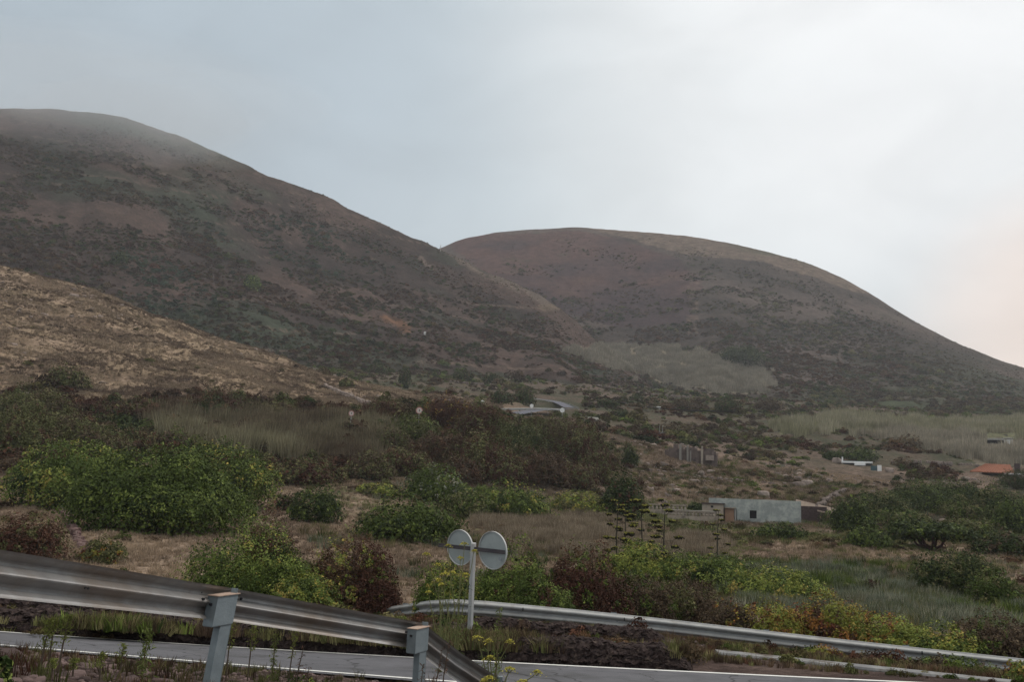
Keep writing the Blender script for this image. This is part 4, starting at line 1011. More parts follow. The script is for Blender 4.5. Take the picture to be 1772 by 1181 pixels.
S(1730, 1062, 1160, 75, 25.5, 'brown', 'brown and olive bush at the right end of the far guardrail', mix=('green', .3), blobs=8)
S(1850, 1060, 1170, 80, 25.5, 'olive', 'olive bush past the right end of the view', mix=('brown', .3), n=2500)
S(1420, 1112, 1166, 42, 20.6, 'vine', 'small yellow leafed bush under the far guardrail beam', mix=('green', .3))
S(1520, 1120, 1172, 36, 20.8, 'red', 'low maroon shrub under the far guardrail between two posts', mix=('brown', .4))
S(1655, 1140, 1185, 80, 20.5, 'green', 'low olive green shrub under the right part of the far guardrail', mix=('brown', .3))
S(1768, 1136, 1182, 26, 17.5, 'ygreen', 'clump of bright yellow leaves at the right edge in front of the far guardrail', mix=('vine', .3))
S(860, 1072, 1098, 60, 20.6, 'olive', 'low weedy shrub beneath the guardrail behind the sign pole', mix=('red', .3))
S(960, 1080, 1105, 70, 20.7, 'olive', 'low dry shrub beneath the guardrail right of the sign pole', mix=('brown', .4))
# second row
S(1215, 955, 1020, 100, 40, 'bright', 'bright green shrub patch at the foot of the rightmost agave stalk', mix=('ygreen', .12), blobs=8)
S(1110, 938, 1010, 70, 41, 'ygreen', 'yellow green shrub at the foot of the middle agave stalks', mix=('green', .3))
S(1345, 982, 1048, 88, 36, 'ygreen', 'broad bright yellow green shrub in the grey herbs right of centre', mix=('bright', .4), blobs=8)
S(1655, 948, 1035, 72, 48, 'dark', 'large dark green shrub at the lower right of the field', mix=('olive', .25), blobs=9)
S(1722, 985, 1048, 42, 45, 'green', 'dark green shrub leaning at the right of the large dark one', mix=('olive', .4))
S(1536, 1003, 1017, 22, 42, 'red', 'small flat rust brown shrub alone in the grey herbs', mix=('brown', .4))
S(45, 893, 972, 62, 33, 'red', 'reddish brown bush with yellow flower heads at the left edge', mix=('olive', .3), blobs=7)
S(178, 930, 976, 38, 38, 'olive', 'small olive yellow bush beside the red dry stone wall', mix=('vine', .2))
# mid field
S(126, 766, 885, 106, 68, 'bright', 'left half of the very large spreading green bush in the left field', mix=('ygreen', .12), blobs=12, leaf=.15, jag=.12, inner=.18, n=40000)
S(268, 778, 925, 148, 61, 'green', 'broad front half of the very large green bush in the left field', mix=('bright', .28), blobs=12, leaf=.14, jag=.12, inner=.18, n=50000)
S(378, 766, 882, 100, 73, 'green', 'yellowish green bush behind the right side of the very large green bush', mix=('ygreen', .2), blobs=9, leaf=.16, jag=.14, n=30000)
S(545, 843, 907, 48, 66, 'dark', 'small dark green bush alone right of the large thicket', mix=('green', .3), leaf=.15)
S(500, 853, 885, 25, 68, 'brown', 'brownish low shrub attached to the small dark green bush', mix=('dark', .3))
S(706, 862, 938, 92, 60, 'green', 'wide green bush above and left of the round signs', mix=('dark', .3), blobs=9, leaf=.15)
S(752, 805, 872, 62, 80, 'green', 'dull green bush at the left of the middle hedge', mix=('grey', .2), leaf=.19)
S(868, 836, 900, 92, 72, 'green', 'long green hedge like bush in the middle of the field', mix=('ygreen', .15), blobs=9, leaf=.18)
S(812, 850, 898, 55, 74, 'olive', 'olive bush joining the middle hedge', mix=('green', .4), leaf=.18)
S(1000, 850, 893, 62, 80, 'ygreen', 'yellow green low bush left of the dark round tree', mix=('olive', .4), leaf=.18)
S(1076, 818, 902, 40, 78, 'dark', 'dark green round tree left of the balustrades', 'tree', mix=('red', .08), name='small_tree', leaf=.19)
S(1090, 772, 808, 15, 120, 'dark', 'small dark green bush alone on the bare slope below the ruin')
S(655, 835, 862, 45, 82, 'ygreen', 'low yellow green shrub strip on the bare field, centre left', mix=('olive', .5))
S(1350, 903, 938, 48, 92, 'dark', 'dark green shrub in front of the blue house', mix=('green', .5))
S(1200, 905, 930, 50, 90, 'olive', 'olive weeds in front of the lower balustrade', mix=('green', .3))
S(1232, 873, 904, 9, 103, 'dark', 'small dark bush at the right end of the lower balustrade')
S(1205, 870, 886, 14, 106, 'dark', 'dark bush between the upper balustrade and the blue house')
S(1480, 774, 796, 36, 250, 'green', 'rounded green shrub mound behind the low white house', mix=('dark', .5))
S(1437, 780, 797, 13, 246, 'dark', 'dark shrub at the left of the low white house')
S(1282, 600, 634, 44, 450, 'dark', 'dark green tree clump beside the pale cane field on the right hill', 'tree', name='small_tree', leaf=1.0)
S(436, 476, 502, 16, 520, 'bright', 'single fresh green shrub on the dark left hill', leaf=.9)
S(207, 437, 458, 14, 560, 'dark', 'single dark shrub on the upper left hill', leaf=.9)
S(116, 632, 674, 34, 170, 'olive', 'dark olive bush alone on the pale grassy spur', mix=('brown', .4))
S(410, 672, 705, 16, 148, 'olive', 'small olive bush right of the dark maroon thicket')
# dark grove at the right
gr = [(1475, 850, 925, 42, 98, 'dark', 'green'), (1530, 838, 905, 52, 108, 'dark', 'olive'), (1590, 820, 890, 55, 118, 'dark', 'green'), (1650, 818, 880, 50, 122, 'green', 'dark'), (1715, 830, 900, 55, 116, 'dark', 'olive'),
      (1770, 850, 925, 50, 108, 'green', 'dark'), (1500, 895, 950, 40, 88, 'green', 'dark'), (1675, 880, 940, 45, 96, 'olive', 'green'), (1740, 905, 960, 50, 84, 'dark', 'brown'), (1560, 868, 915, 48, 100, 'green', 'olive'), (1690, 850, 900, 60, 110, 'olive', 'green'),
      (1455, 875, 912, 30, 104, 'olive', 'dark'), (1625, 845, 890, 50, 112, 'dark', 'green'), (1780, 800, 850, 45, 150, 'dark', 'brown')]
ORD = ['first', 'second', 'third', 'fourth', 'fifth', 'sixth', 'seventh', 'eighth', 'ninth', 'tenth']
CN = {'dark': 'dark green', 'green': 'green', 'olive': 'olive', 'brown': 'brown', 'red': 'rust red', 'ygreen': 'yellow green'}
def ranks(rows, cuts, names):
    """row (by foot height) and place from the left within it"""
    out = {}
    for ri, nm in enumerate(names):
        m_ = sorted([q for q in rows if sum(q[2] > c_ for c_ in cuts) == ri], key=lambda q: q[0])
        for k, q in enumerate(m_): out[q] = (nm, ORD[k])
    return out
RK = ranks(gr, (893, 918), ('back', 'middle', 'front'))
for px, a, b, hw, r_, p1, p2 in gr:
    S(px, a + 12, b, hw, r_, p1, CN[p1] + ' evergreen, ' + RK[(px, a, b, hw, r_, p1, p2)][1] + ' from the left in the ' + RK[(px, a, b, hw, r_, p1, p2)][0] + ' row of the right grove', mix=(p2, .35), group='evergreen bushes of the right hand grove', leaf=.18, jag=.3, name='grove_bush')
# wide umbrella tree in front of the grove: trunk, limbs and a flat crown
def umbrella(px, ytop, ycrown, ybot, hw, r, label):
    a = float(ray(px, ybot)[0]); x, y = math.sin(a) * r, math.cos(a) * r; gz = float(surf(np.array([x]), np.array([y]))[0])
    e = empty('umbrella_tree', (x, y, gz), label, 'tree'); e.rotation_euler[2] = -a
    zt = float(P(px, ytop, r)[2]) - gz; zc = float(P(px, ycrown, r)[2]) - gz; w_ = hw / F * r
    bl = []; g = random.Random(4)
    for k in range(13):
        an = 2 * math.pi * k / 13; q = g.uniform(.25, .8); bl.append((math.cos(an) * w_ * q, math.sin(an) * w_ * q * .8, (zt + zc) / 2 - .25 * q * q * (zt - zc), w_ * .34, w_ * .32, (zt - zc) * g.uniform(.28, .42)))
    V, Fq, cl = crown(bl, 9000, .24, 'dark', ('green', .18), 77, .3, .5, 2)
    cr = link('crown', mesh_np('crown', V, Fq, 4, cl), M_leaf, e)
    m = MB(); m.tube([(0, 0, -.3), (.1, 0, zc * .35)], [.32, .24], 8)
    for k in range(11):
        b = bl[k]; m.tube([(.1, 0, zc * .3), (b[0] * .5, b[1] * .5, zc * .75), (b[0] * .9, b[1] * .9, b[2])], [.14, .09, .04], 5)
    m.build('trunk', noise_mat('dark_red_bark', (.06, .025, .03), (.10, .05, .05), 2), e)
umbrella(1612, 897, 940, 958, 72, 80, 'wide umbrella shaped dark tree with reddish branches in front of the right grove')
# thicket across the middle left
S(55, 668, 735, 62, 122, 'olive', 'olive brown bush at the top left of the thicket', mix=('brown', .4), leaf=.21)
S(25, 705, 800, 70, 100, 'olive', 'big olive bush of the thicket at the left edge', mix=('red', .25), leaf=.18, blobs=8)
S(110, 715, 790, 62, 106, 'olive', 'olive bush second from the left edge in the thicket', mix=('brown', .5), leaf=.18)
S(180, 695, 728, 26, 138, 'red', 'dark maroon bush, left of the two on the brow of the thicket', mix=('dark', .3), leaf=.21)
S(250, 692, 730, 45, 138, 'red', 'dark maroon bush, right of the two on the brow of the thicket', mix=('olive', .3), leaf=.21)
S(378, 674, 735, 50, 134, 'red', 'tall dark maroon bush crowning the thicket', mix=('dark', .35), leaf=.21, blobs=8)
S(320, 690, 728, 35, 136, 'brown', 'brown bush left of the tall maroon bush', mix=('red', .4), leaf=.21)
S(432, 690, 730, 22, 136, 'brown', 'brown bush right of the tall maroon bush', mix=('dark', .2), leaf=.21)
S(500, 707, 728, 12, 138, 'red', 'tiny maroon bush standing alone above the reeds')
S(663, 690, 725, 42, 140, 'red', 'dark maroon bush between the two leftmost round signs', mix=('olive', .25), leaf=.21)
S(715, 716, 770, 48, 124, 'olive', 'olive bush below the second round sign', mix=('green', .3), leaf=.26)
S(775, 684, 745, 55, 148, 'red', 'rusty bush on the brow left of the upper road', mix=('vine', .12), leaf=.21, blobs=8)
S(825, 700, 760, 42, 150, 'red', 'dark rusty bush touching the upper road edge', mix=('olive', .3), leaf=.21)
tp = [(760, 745, 815, 60, 118, 'brown', 'red'), (830, 745, 830, 60, 118, 'red', 'brown'), (895, 730, 800, 55, 128, 'olive', 'dark'), (950, 718, 790, 52, 138, 'olive', 'brown'), (1000, 728, 810, 48, 136, 'red', 'brown'),
        (1030, 780, 840, 32, 112, 'red', 'brown'), (930, 780, 842, 62, 108, 'brown', 'red'), (990, 800, 850, 45, 104, 'red', 'brown'), (870, 790, 842, 52, 106, 'red', 'olive'), (700, 775, 822, 52, 110, 'red', 'brown'), (640, 782, 832, 42, 108, 'brown', 'olive'),
        (520, 795, 842, 50, 100, 'red', 'brown'), (560, 800, 838, 35, 98, 'red', 'brown'), (450, 788, 832, 42, 102, 'red', 'dark'), (170, 745, 800, 60, 108, 'brown', 'olive'), (240, 742, 790, 50, 112, 'olive', 'red'), (300, 745, 790, 40, 110, 'brown', 'green'),
        (905, 768, 800, 45, 122, 'olive', 'red'), (795, 790, 835, 40, 106, 'brown', 'red'), (860, 715, 765, 32, 150, 'olive', 'brown'), (968, 722, 760, 45, 150, 'brown', 'red'), (60, 775, 825, 60, 92, 'brown', 'red'), (680, 740, 790, 36, 120, 'olive', 'brown')]
RK = ranks(tp, (791, 824, 836), ('top', 'second', 'third', 'lowest'))
for px, a, b, hw, r_, p1, p2 in tp:
    S(px, a, b, hw, r_, p1, CN[p1] + ' bush, ' + RK[(px, a, b, hw, r_, p1, p2)][1] + ' from the left in the ' + RK[(px, a, b, hw, r_, p1, p2)][0] + ' row of the dark thicket', mix=(p2 if p1 != 'red' else 'olive', .5), group='bushes of the dark thicket below the upper road', leaf=.19, jag=.34, name='thicket_bush')
# bushes about the upper road and far slope
fs = [(868, 676, 700, 22, 215, 'dark'), (905, 676, 700, 22, 225, 'dark'), (1075, 708, 726, 24, 225, 'dark'), (1100, 712, 728, 16, 230, 'brown'), (700, 636, 668, 12, 300, 'dark'), (655, 630, 648, 22, 320, 'dark'), (560, 640, 660, 14, 300, 'brown'), (600, 655, 672, 14, 270, 'olive'), (800, 640, 660, 20, 330, 'dark'), (850, 645, 664, 18, 330, 'dark'), (1190, 690, 712, 30, 310, 'brown'), (1260, 690, 716, 26, 320, 'dark'), (1330, 690, 712, 28, 330, 'brown'), (1050, 690, 706, 20, 320, 'dark')]
RK = ranks(fs, (675, 709), ('upper', 'middle', 'lower'))
for q_ in fs:
    px, a, b, hw, r_, p1 = q_
    S(px, a, b, hw, r_, p1, CN[p1] + ' shrub, ' + RK[q_][1] + ' from left in the ' + RK[q_][0] + ' row of shrubs around the upper road', mix=('brown', .3), group='scattered shrubs around the upper road', leaf=.5, name='slope_shrub')

# ---------------------------------------------------------------- agave stalks with flat flower pads
M_stalk = noise_mat('agave_stalk', (.035, .032, .025), (.06, .053, .04), 6)
def agave(px, ytop, ybot, hw, r, seed, label):
    p = P(px, ybot, r); gz = float(surf(np.array([p[0]]), np.array([p[1]]))[0]); g = random.Random(seed)
    e = empty('agave', (float(p[0]), float(p[1]), gz), label, 'agave', 'flowering agaves in the middle of the field'); e.rotation_euler[2] = -math.atan2(p[0], p[1])
    H = float(P(px, ytop, r)[2]) - gz; w_ = hw / F * r
    m = MB(); ln_ = g.uniform(-.10, .10); m.tube([(0, 0, -.1), (ln_, 0, H * .5), (0, 0, H)], [.045, .034, .012], 7); m.build('stalk', M_stalk, e)
    nb = 13
    for k in range(nb):
        z = H * (.22 + .78 * k / (nb - 1)); rad = w_ * (1 - .6 * ((k / (nb - 1)) ** 3)) * g.uniform(.7, 1.1); an = k * 2.4 + g.uniform(-.3, .3)
        x, y = math.cos(an) * rad, math.sin(an) * rad
        m = MB(); m.tube([(0, 0, z - .22), (x * .6, y * .6, z - .16), (x, y, z)], [.012, .01, .008], 4); br = m.build('branch', M_stalk, e)
        s_ = w_ * g.uniform(.25, .35)
        V = g and None
        gg = np.random.default_rng(seed * 50 + k); nn = 90
        c_ = gg.normal(size=(nn, 3)) * [s_ * .38, s_ * .38, s_ * .11] + [x, y, z]; 
        Vv, Ff = leafquads(c_, gg.normal(size=(nn, 3)) + [0, 0, .8], np.full(nn, s_ * .6), .6, gg)
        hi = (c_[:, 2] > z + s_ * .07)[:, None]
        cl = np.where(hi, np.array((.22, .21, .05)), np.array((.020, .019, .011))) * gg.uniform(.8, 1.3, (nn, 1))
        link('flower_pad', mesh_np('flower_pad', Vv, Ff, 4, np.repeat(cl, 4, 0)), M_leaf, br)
    V_, F_ = [], []; 
    m = MB()
    for k in range(22):
        an = k * 2.4; l_ = .9 * g.uniform(.7, 1.1); el = g.uniform(.3, 1.1); d = (math.cos(an) * math.cos(el), math.sin(an) * math.cos(el), math.sin(el)); n_ = (-math.sin(an) * .05, math.cos(an) * .05, 0)
        q = [(d[0] * t_ * l_, d[1] * t_ * l_, d[2] * t_ * l_ - .25 * t_ * t_ * l_ + .03) for t_ in (0, .35, .7, 1)]
        vs = []
        for t_, c_ in zip((1, 1.5, 1, .05), q): vs += [(c_[0] - n_[0] * t_, c_[1] - n_[1] * t_, c_[2] + .015), (c_[0], c_[1], c_[2] - .02 * t_), (c_[0] + n_[0] * t_, c_[1] + n_[1] * t_, c_[2] + .015)]
        m.add(vs, [(3 * i + j, 3 * i + j + 1, 3 * i + j + 4, 3 * i + j + 3) for i in range(3) for j in range(2)])
    m.build('leaf_rosette', noise_mat('agave_leaf', (.07, .10, .07), (.11, .14, .09), 3), e)
agave(1068, 868, 985, 26, 47, 1, 'flowering agave stalk with flat pads, leftmost of the group')
agave(1107, 868, 988, 30, 46, 2, 'flowering agave stalk, second from the left of the group')
agave(1150, 866, 988, 26, 45, 3, 'flowering agave stalk with the tallest clear stem, third from the left')
agave(1243, 884, 1000, 17, 46, 4, 'slender flowering agave stalk standing apart at the right of the group')
agave(1080, 880, 1000, 22, 49, 5, 'fainter flowering agave stalk crowded between the two leftmost ones')

# ---------------------------------------------------------------- fennel with yellow umbels and roadside weeds
M_fstem = noise_mat('fennel_stem', (.12, .13, .055), (.18, .17, .07), 6)
def fennel(spec, footpx, r, label, seed):
    """spec: umbel pixels (x, y, half width)"""
    a = float(ray(footpx, 1150)[0]); x, y = math.sin(a) * r, math.cos(a) * r; gz = float(surf(np.array([x]), np.array([y]))[0])
    e = empty('fennel_plant', (x, y, gz), label, 'wild fennel'); g = random.Random(seed); gg = np.random.default_rng(seed)
    for k, (ux, uy, hw) in enumerate(spec):
        c = rel(P(ux, uy, r + g.uniform(-.25, .25)), e); w_ = hw / F * r
        m = MB(); m.tube([(0, 0, -.05), (c[0] * .35 + g.uniform(-.03, .03), c[1] * .5, c[2] * .5), (c[0] * .9, c[1] * .9, c[2] * .88), tuple(c)], [.009, .007, .005, .003], 5)
        for j in range(7):
            an = j * .9; m.tube([(c[0] * .985, c[1] * .985, c[2] - .05), (c[0] + math.cos(an) * w_ * .8, c[1] + math.sin(an) * w_ * .8, c[2] - .004)], .002, 3, False)
        st = m.build('stem', M_fstem, e)
        nn = 90; d = gg.normal(size=(nn, 2)) * w_ * .5; cc = np.stack([c[0] + d[:, 0], c[1] + d[:, 1], c[2] - 1.2 * (d ** 2).sum(1) / max(w_, .01) * .3 + gg.normal(0, .006, nn)], 1)
        V, Fq = leafquads(cc, np.array([0, 0, 1.]) + gg.normal(size=(nn, 3)) * .4, np.full(nn, .020), .9, gg)
        cl = np.array((.42, .38, .07)) * gg.uniform(.6, 1.3, (nn, 1)); link('umbel', mesh_np('umbel', V, Fq, 4, np.repeat(cl, 4, 0)), M_leaf, st)
    # feathery leaves
    nn = 260; t_ = gg.random(nn); cz = float(np.mean([rel(P(u[0], u[1], r), e)[2] for u in spec])); 
    cc = np.stack([gg.normal(0, .10, nn), gg.normal(0, .10, nn), t_ * cz * .75], 1)
    V, Fq = leafquads(cc, gg.normal(size=(nn, 3)), gg.uniform(.04, .11, nn), .10, gg); cl = np.array((.10, .13, .045)) * gg.uniform(.6, 1.4, (nn, 1))
    link('leaves', mesh_np('leaves', V, Fq, 4, np.repeat(cl, 4, 0)), M_leaf, e)
fennel([(776, 943, 6), (804, 940, 6), (820, 953, 5), (797, 965, 6), (738, 958, 6), (758, 976, 7)], 788, 13.2, 'tall wild fennel with yellow umbels in front of the left round sign', 1)
fennel([(782, 990, 9), (771, 992, 7), (759, 1003, 8), (742, 1024, 6), (806, 993, 6), (764, 1011, 5)], 762, 13.0, 'lower wild fennel with a cluster of yellow umbels left of the sign pole', 2)
fennel([(848, 1137, 9), (882, 1157, 10), (930, 1162, 8), (846, 1172, 9), (905, 1178, 10), (838, 1178, 9)], 858, 9.4, 'wild fennel with pale yellow umbels at the buried end of the guardrail', 3)
fennel([(826, 1102, 9), (845, 1108, 7), (882, 1109, 8)], 850, 11.6, 'small wild fennel with pale umbels beside the foot of the sign pole', 4)
def weed(px, ytop, r, label, seed, kind='leafy', lean=0.0, fat=1.0, ybase=None):
    a = float(ray(px, 1150)[0]); x, y = math.sin(a) * r, math.cos(a) * r; gz = float(G.z(np.array([x]), np.array([y]))[0]); gg = np.random.default_rng(seed)
    e = empty('tall_weed', (x, y, gz), label, 'weed', 'tall weeds on the near verge'); H = float(P(px, ytop, r)[2]) - gz; H = max(H, .12)
    m = MB(); m.tube([(0, 0, -.05), (lean * .4 * H, 0, H * .5), (lean * H, 0, H)], [.008, .006, .003], 5)
    m.build('stem', M_stem if kind != 'leafy' else noise_mat('weed_stem', (.11, .085, .05), (.15, .12, .06), 9), e)
    nn = {'leafy': 240, 'dry': 60, 'tip': 110}[kind]; t_ = gg.random(nn) if kind != 'tip' else 1 - gg.random(nn) ** 1.5 * .5
    w_ = .015 * fat * (1 - .55 * t_) + .005
    cc = np.stack([lean * H * t_ + gg.normal(0, 1, nn) * w_, gg.normal(0, 1, nn) * w_, H * t_], 1)
    V, Fq = leafquads(cc, gg.normal(size=(nn, 3)) + [0, 0, .4], gg.uniform(.015, .045, nn) * (fat ** .5), .22, gg)
    base_ = {'leafy': (.13, .16, .045), 'dry': (.12, .07, .05), 'tip': (.17, .19, .05)}[kind]
    cl = np.array(base_) * gg.uniform(.55, 1.35, (nn, 1)); link('leaves', mesh_np('leaves', V, Fq, 4, np.repeat(cl, 4, 0)), M_leaf, e)
for k, (px, yt, r_, kind, lean, fat, lb) in enumerate((
    (69, 1075, 7.2, 'tip', .12, 1.6, 'green tipped weed, leftmost in front of the road'), (83, 1072, 7.4, 'tip', .05, 1.4, 'green tipped weed just right of the leftmost one'), (101, 1066, 7.2, 'tip', .10, 1.3, 'tallest of the three weeds at the lower left'),
    (247, 1088, 7.6, 'leafy', .05, 1.9, 'bushy weed left of the first guardrail post, before the road'), (209, 1115, 7.6, 'tip', .03, 1.2, 'thin weed between the lower left group and the first post'), (128, 1142, 7.2, 'tip', 0, 1, 'short green weed in the soil at the lower left'), (175, 1130, 7.2, 'tip', 0, .9, 'very short green weed with a round tip, lower left'), (92, 1152, 6.8, 'tip', 0, .9, 'tiny green seedling at the lower left'),
    (393, 1072, 9.2, 'tip', .02, 1.6, 'weed just right of the first guardrail post'), (430, 1075, 9.4, 'tip', .05, 1.6, 'leafy weed second right of the first guardrail post'), (473, 1098, 9.4, 'leafy', .0, 1.4, 'thin olive weed midway between the guardrail posts'), (500, 1090, 9.6, 'tip', .1, 1.5, 'forked green weed right of the thin olive one'), (513, 1120, 9.4, 'dry', .15, 1.3, 'dry brown dock stalk between the posts'), (531, 1155, 9.4, 'dry', .1, 1.2, 'short dry stalk at the bottom between the posts'),
    (858, 1052, 10.2, 'leafy', .02, 2.0, 'tall thick green weed spike right of the sign pole'), (752, 1122, 9.6, 'dry', .12, 1.8, 'dry grassy stalk in front of the sloping rail end'), (764, 1108, 9.4, 'dry', .10, 1.6, 'second dry stalk before the sloping rail end'), (728, 1150, 9.3, 'dry', .06, 1.5, 'dry stalk just right of the second guardrail post'))):
    weed(px, yt, r_, lb, 200 + k, kind, lean, fat)
S(-12, 1108, 1200, 24, 5.9, 'bright', 'green leafy shrub cut by the lower left corner', n=1500, leaf=.03)
S(515, 1155, 1195, 32, 9.6, 'green', 'low green plant at the bottom between the guardrail posts', mix=('ygreen', .3), leaf=.03, n=900)
S(208, 1074, 1104, 36, 16.4, 'bright', 'bright green leafy plant against the left rock terrace', mix=('grey', .2), leaf=.06)
S(15, 1068, 1100, 12, 16.3, 'olive', 'tan tuft against the rock terrace at the left edge', leaf=.05)
S(410, 1085, 1125, 30, 16.0, 'green', 'low green weeds at the road edge right of the first post')
S(600, 1098, 1140, 70, 16.1, 'olive', 'olive weeds on the bank between the guardrail posts', mix=('brown', .4))
S(690, 1115, 1142, 30, 15.9, 'bright', 'bright green weeds at the road edge left of the second post')
S(934, 1122, 1146, 16, 15.9, 'teal', 'small blue green succulent on the lower rock terrace')
S(1057, 1106, 1128, 15, 16.2, 'teal', 'small blue green spurge with bare stem on the rock terrace')
S(1008, 1128, 1158, 30, 15.8, 'olive', 'olive tuft at the road edge right of the signs', mix=('brown', .3))

# ---------------------------------------------------------------- ground cover (nobody could count it)
SRC = bpy.data.collections.new('scrub_sources')
def src(name, V, Fq, cl, mat=M_leafi, k=4):
    me = mesh_np(name, V, Fq, k, cl); me.materials.append(mat); o = bpy.data.objects.new(name, me); return o
def bush_src(i, n, leaf, flat=1.0):
    g = np.random.default_rng(900 + i); bl = autoblobs(1, .9, 1.15 * flat, 5, i); V, Fq, _ = crown(bl, n, leaf, 'green', None, i, .3, .25, 1)
    cl = np.repeat(g.uniform(.6, 1.45, (n, 1)) * np.array([[1, 1, 1]]), 4, 0); return V, Fq, cl
def blade_src(i, n, h, spread, w_, bend=.35, tuft=True):
    g = np.random.default_rng(700 + i); V = []; C_ = []
    for k in range(n):
        a = g.uniform(0, 6.28); q = spread * math.sqrt(g.random()); b = np.array([math.cos(a) * q, math.sin(a) * q, -.05]); l_ = h * g.uniform(.55, 1.1)
        d = np.array([math.cos(a) * bend * g.uniform(.2, 1.3), math.sin(a) * bend * g.uniform(.2, 1.3), 1.0]); s_ = g.normal(size=2); s_ /= np.linalg.norm(s_); s_ = np.array([s_[0], s_[1], 0]) * w_
        mpt = b + d * l_ * .55 * np.array([.5, .5, 1]); tp_ = b + d * l_
        V += [b - s_, b + s_, mpt + s_ * .7, mpt - s_ * .7, mpt - s_ * .7, mpt + s_ * .7, tp_ + s_ * .15, tp_ - s_ * .15]; c_ = g.uniform(.65, 1.35); C_ += [[c_] * 3] * 8
    return np.array(V), np.arange(len(V)).reshape(-1, 4), np.array(C_)
def stone_src(i):
    v = np.sign(SV) * np.abs(SV) ** .75; v = v * (1 + .3 * fbm(v[:, 0] * 1.5 + i * 4, v[:, 1] * 1.5 + v[:, 2], 3, i))[:, None] * [1, .8, .6]; return v, SF, np.ones((len(v), 3))
KINDS = {'scrub': [bush_src(i, 260, .24, f) for i, f in ((1, 1.), (2, .8), (3, .65), (4, .9))], 'grass': [blade_src(i, 26, 1, .5, .035) for i in range(3)],
         'reed': [blade_src(10 + i, 46, 1, .38, .017, .16) for i in range(3)], 'herb': [blade_src(20 + i, 60, 1, .6, .02, .3) for i in range(3)]}
COLS = {}
for kn, lst in KINDS.items():
    c_ = bpy.data.collections.new(kn + '_sources'); COLS[kn] = c_
    for i, (V, Fq, cl) in enumerate(lst): c_.objects.link(src(f'{kn}_{chr(97 + i)}', V, Fq, cl))
c_ = bpy.data.collections.new('pebble_sources'); COLS['pebble'] = c_
for i in range(3): V, Fq, cl = stone_src(i); c_.objects.link(src('pebble_' + chr(97 + i), V, Fq, cl, leaf_mat('stone_tint', True, .2, .95) if i == 0 else bpy.data.materials['stone_tint'], 3))
NG = {}
def scatter(name, kind, x, y, z, sc_, tint, label, cat, zsc=None, tilt=.12):
    n = len(x); 
    if n == 0: return
    me = bpy.data.meshes.new(name); me.vertices.add(n); me.vertices.foreach_set('co', np.stack([x, y, z], 1).astype(np.float32).ravel())
    def att(nm, ty, arr, key): a = me.attributes.new(nm, ty, 'POINT'); a.data.foreach_set(key, np.asarray(arr, np.float32).ravel())
    att('rot', 'FLOAT_VECTOR', np.stack([rng.normal(0, tilt, n), rng.normal(0, tilt, n), rng.uniform(0, 6.28, n)], 1), 'vector')
    zs = sc_ * (zsc if zsc is not None else 1) * rng.uniform(.8, 1.25, n)
    att('scl', 'FLOAT_VECTOR', np.stack([sc_ * rng.uniform(.85, 1.2, n), sc_ * rng.uniform(.85, 1.2, n), zs], 1), 'vector')
    att('tint', 'FLOAT_COLOR', np.concatenate([tint, np.ones((n, 1))], 1), 'color')
    o = link(name, me, None); ng = NG.get(kind)
    if ng is None:
        ng = bpy.data.node_groups.new('scatter_' + kind, 'GeometryNodeTree'); NG[kind] = ng
        ng.interface.new_socket('Geometry', in_out='INPUT', socket_type='NodeSocketGeometry'); ng.interface.new_socket('Geometry', in_out='OUTPUT', socket_type='NodeSocketGeometry')
        gi = N(ng, 'NodeGroupInput'); go = N(ng, 'NodeGroupOutput'); ci = N(ng, 'GeometryNodeCollectionInfo'); ci.inputs['Collection'].default_value = COLS[kind]
        ci.inputs['Separate Children'].default_value = True; ci.inputs['Reset Children'].default_value = True
        ip = N(ng, 'GeometryNodeInstanceOnPoints'); ip.inputs['Pick Instance'].default_value = True
        ar = N(ng, 'GeometryNodeInputNamedAttribute', data_type='FLOAT_VECTOR'); ar.inputs[0].default_value = 'rot'
        as_ = N(ng, 'GeometryNodeInputNamedAttribute', data_type='FLOAT_VECTOR'); as_.inputs[0].default_value = 'scl'
        e2r = N(ng, 'FunctionNodeEulerToRotation')
        ng.links.new(gi.outputs[0], ip.inputs['Points']); ng.links.new(ci.outputs[0], ip.inputs['Instance']); ng.links.new(ar.outputs[0], e2r.inputs[0]); ng.links.new(e2r.outputs[0], ip.inputs['Rotation'])
        ng.links.new(as_.outputs[0], ip.inputs['Scale']); ng.links.new(ip.outputs[0], go.inputs[0])
    md = o.modifiers.new('scatter', 'NODES'); md.node_group = ng
    return tag(o, label, cat, None, 'stuff')
def sample(n, az0, az1, r0, r1, power=1.0):
    """points spread over the ground; power 1 = even per square metre, 0 = denser near"""
    a = rng.uniform(R(az0), R(az1), n); u = rng.random(n)
    if power == 1: r = np.sqrt(r0 * r0 + u * (r1 * r1 - r0 * r0))
    else: e_ = power + 1; r = (r0 ** e_ + u * (r1 ** e_ - r0 ** e_)) ** (1 / e_)
    return np.sin(a) * r, np.cos(a) * r, r
def tint(n, pals, w_=None):
    P_ = np.array([c for p in pals for c in PAL[p]]); 
    return P_[rng.integers(0, len(P_), n)] * rng.uniform(.75, 1.25, (n, 1))
PALA = lambda nm: np.array(PAL[nm])
def patch_tint(x, y, sizes, names, s0=200):
    """plant kinds grow in patches"""
    n = len(x); f = fbm(x / sizes, y / sizes, 4, s0) + rng.normal(0, .16, n); k = np.clip(((f * 1.1 + .5) * len(names)).astype(int), 0, len(names) - 1)
    out = np.zeros((n, 3))
    for i, nm in enumerate(names):
        m_ = k == i; out[m_] = PALA(nm)[rng.integers(0, 4, m_.sum())]
    return out * rng.uniform(.75, 1.25, (n, 1))
def keep(m_, *arrs): return [a[m_] for a in arrs]
AZ = 38
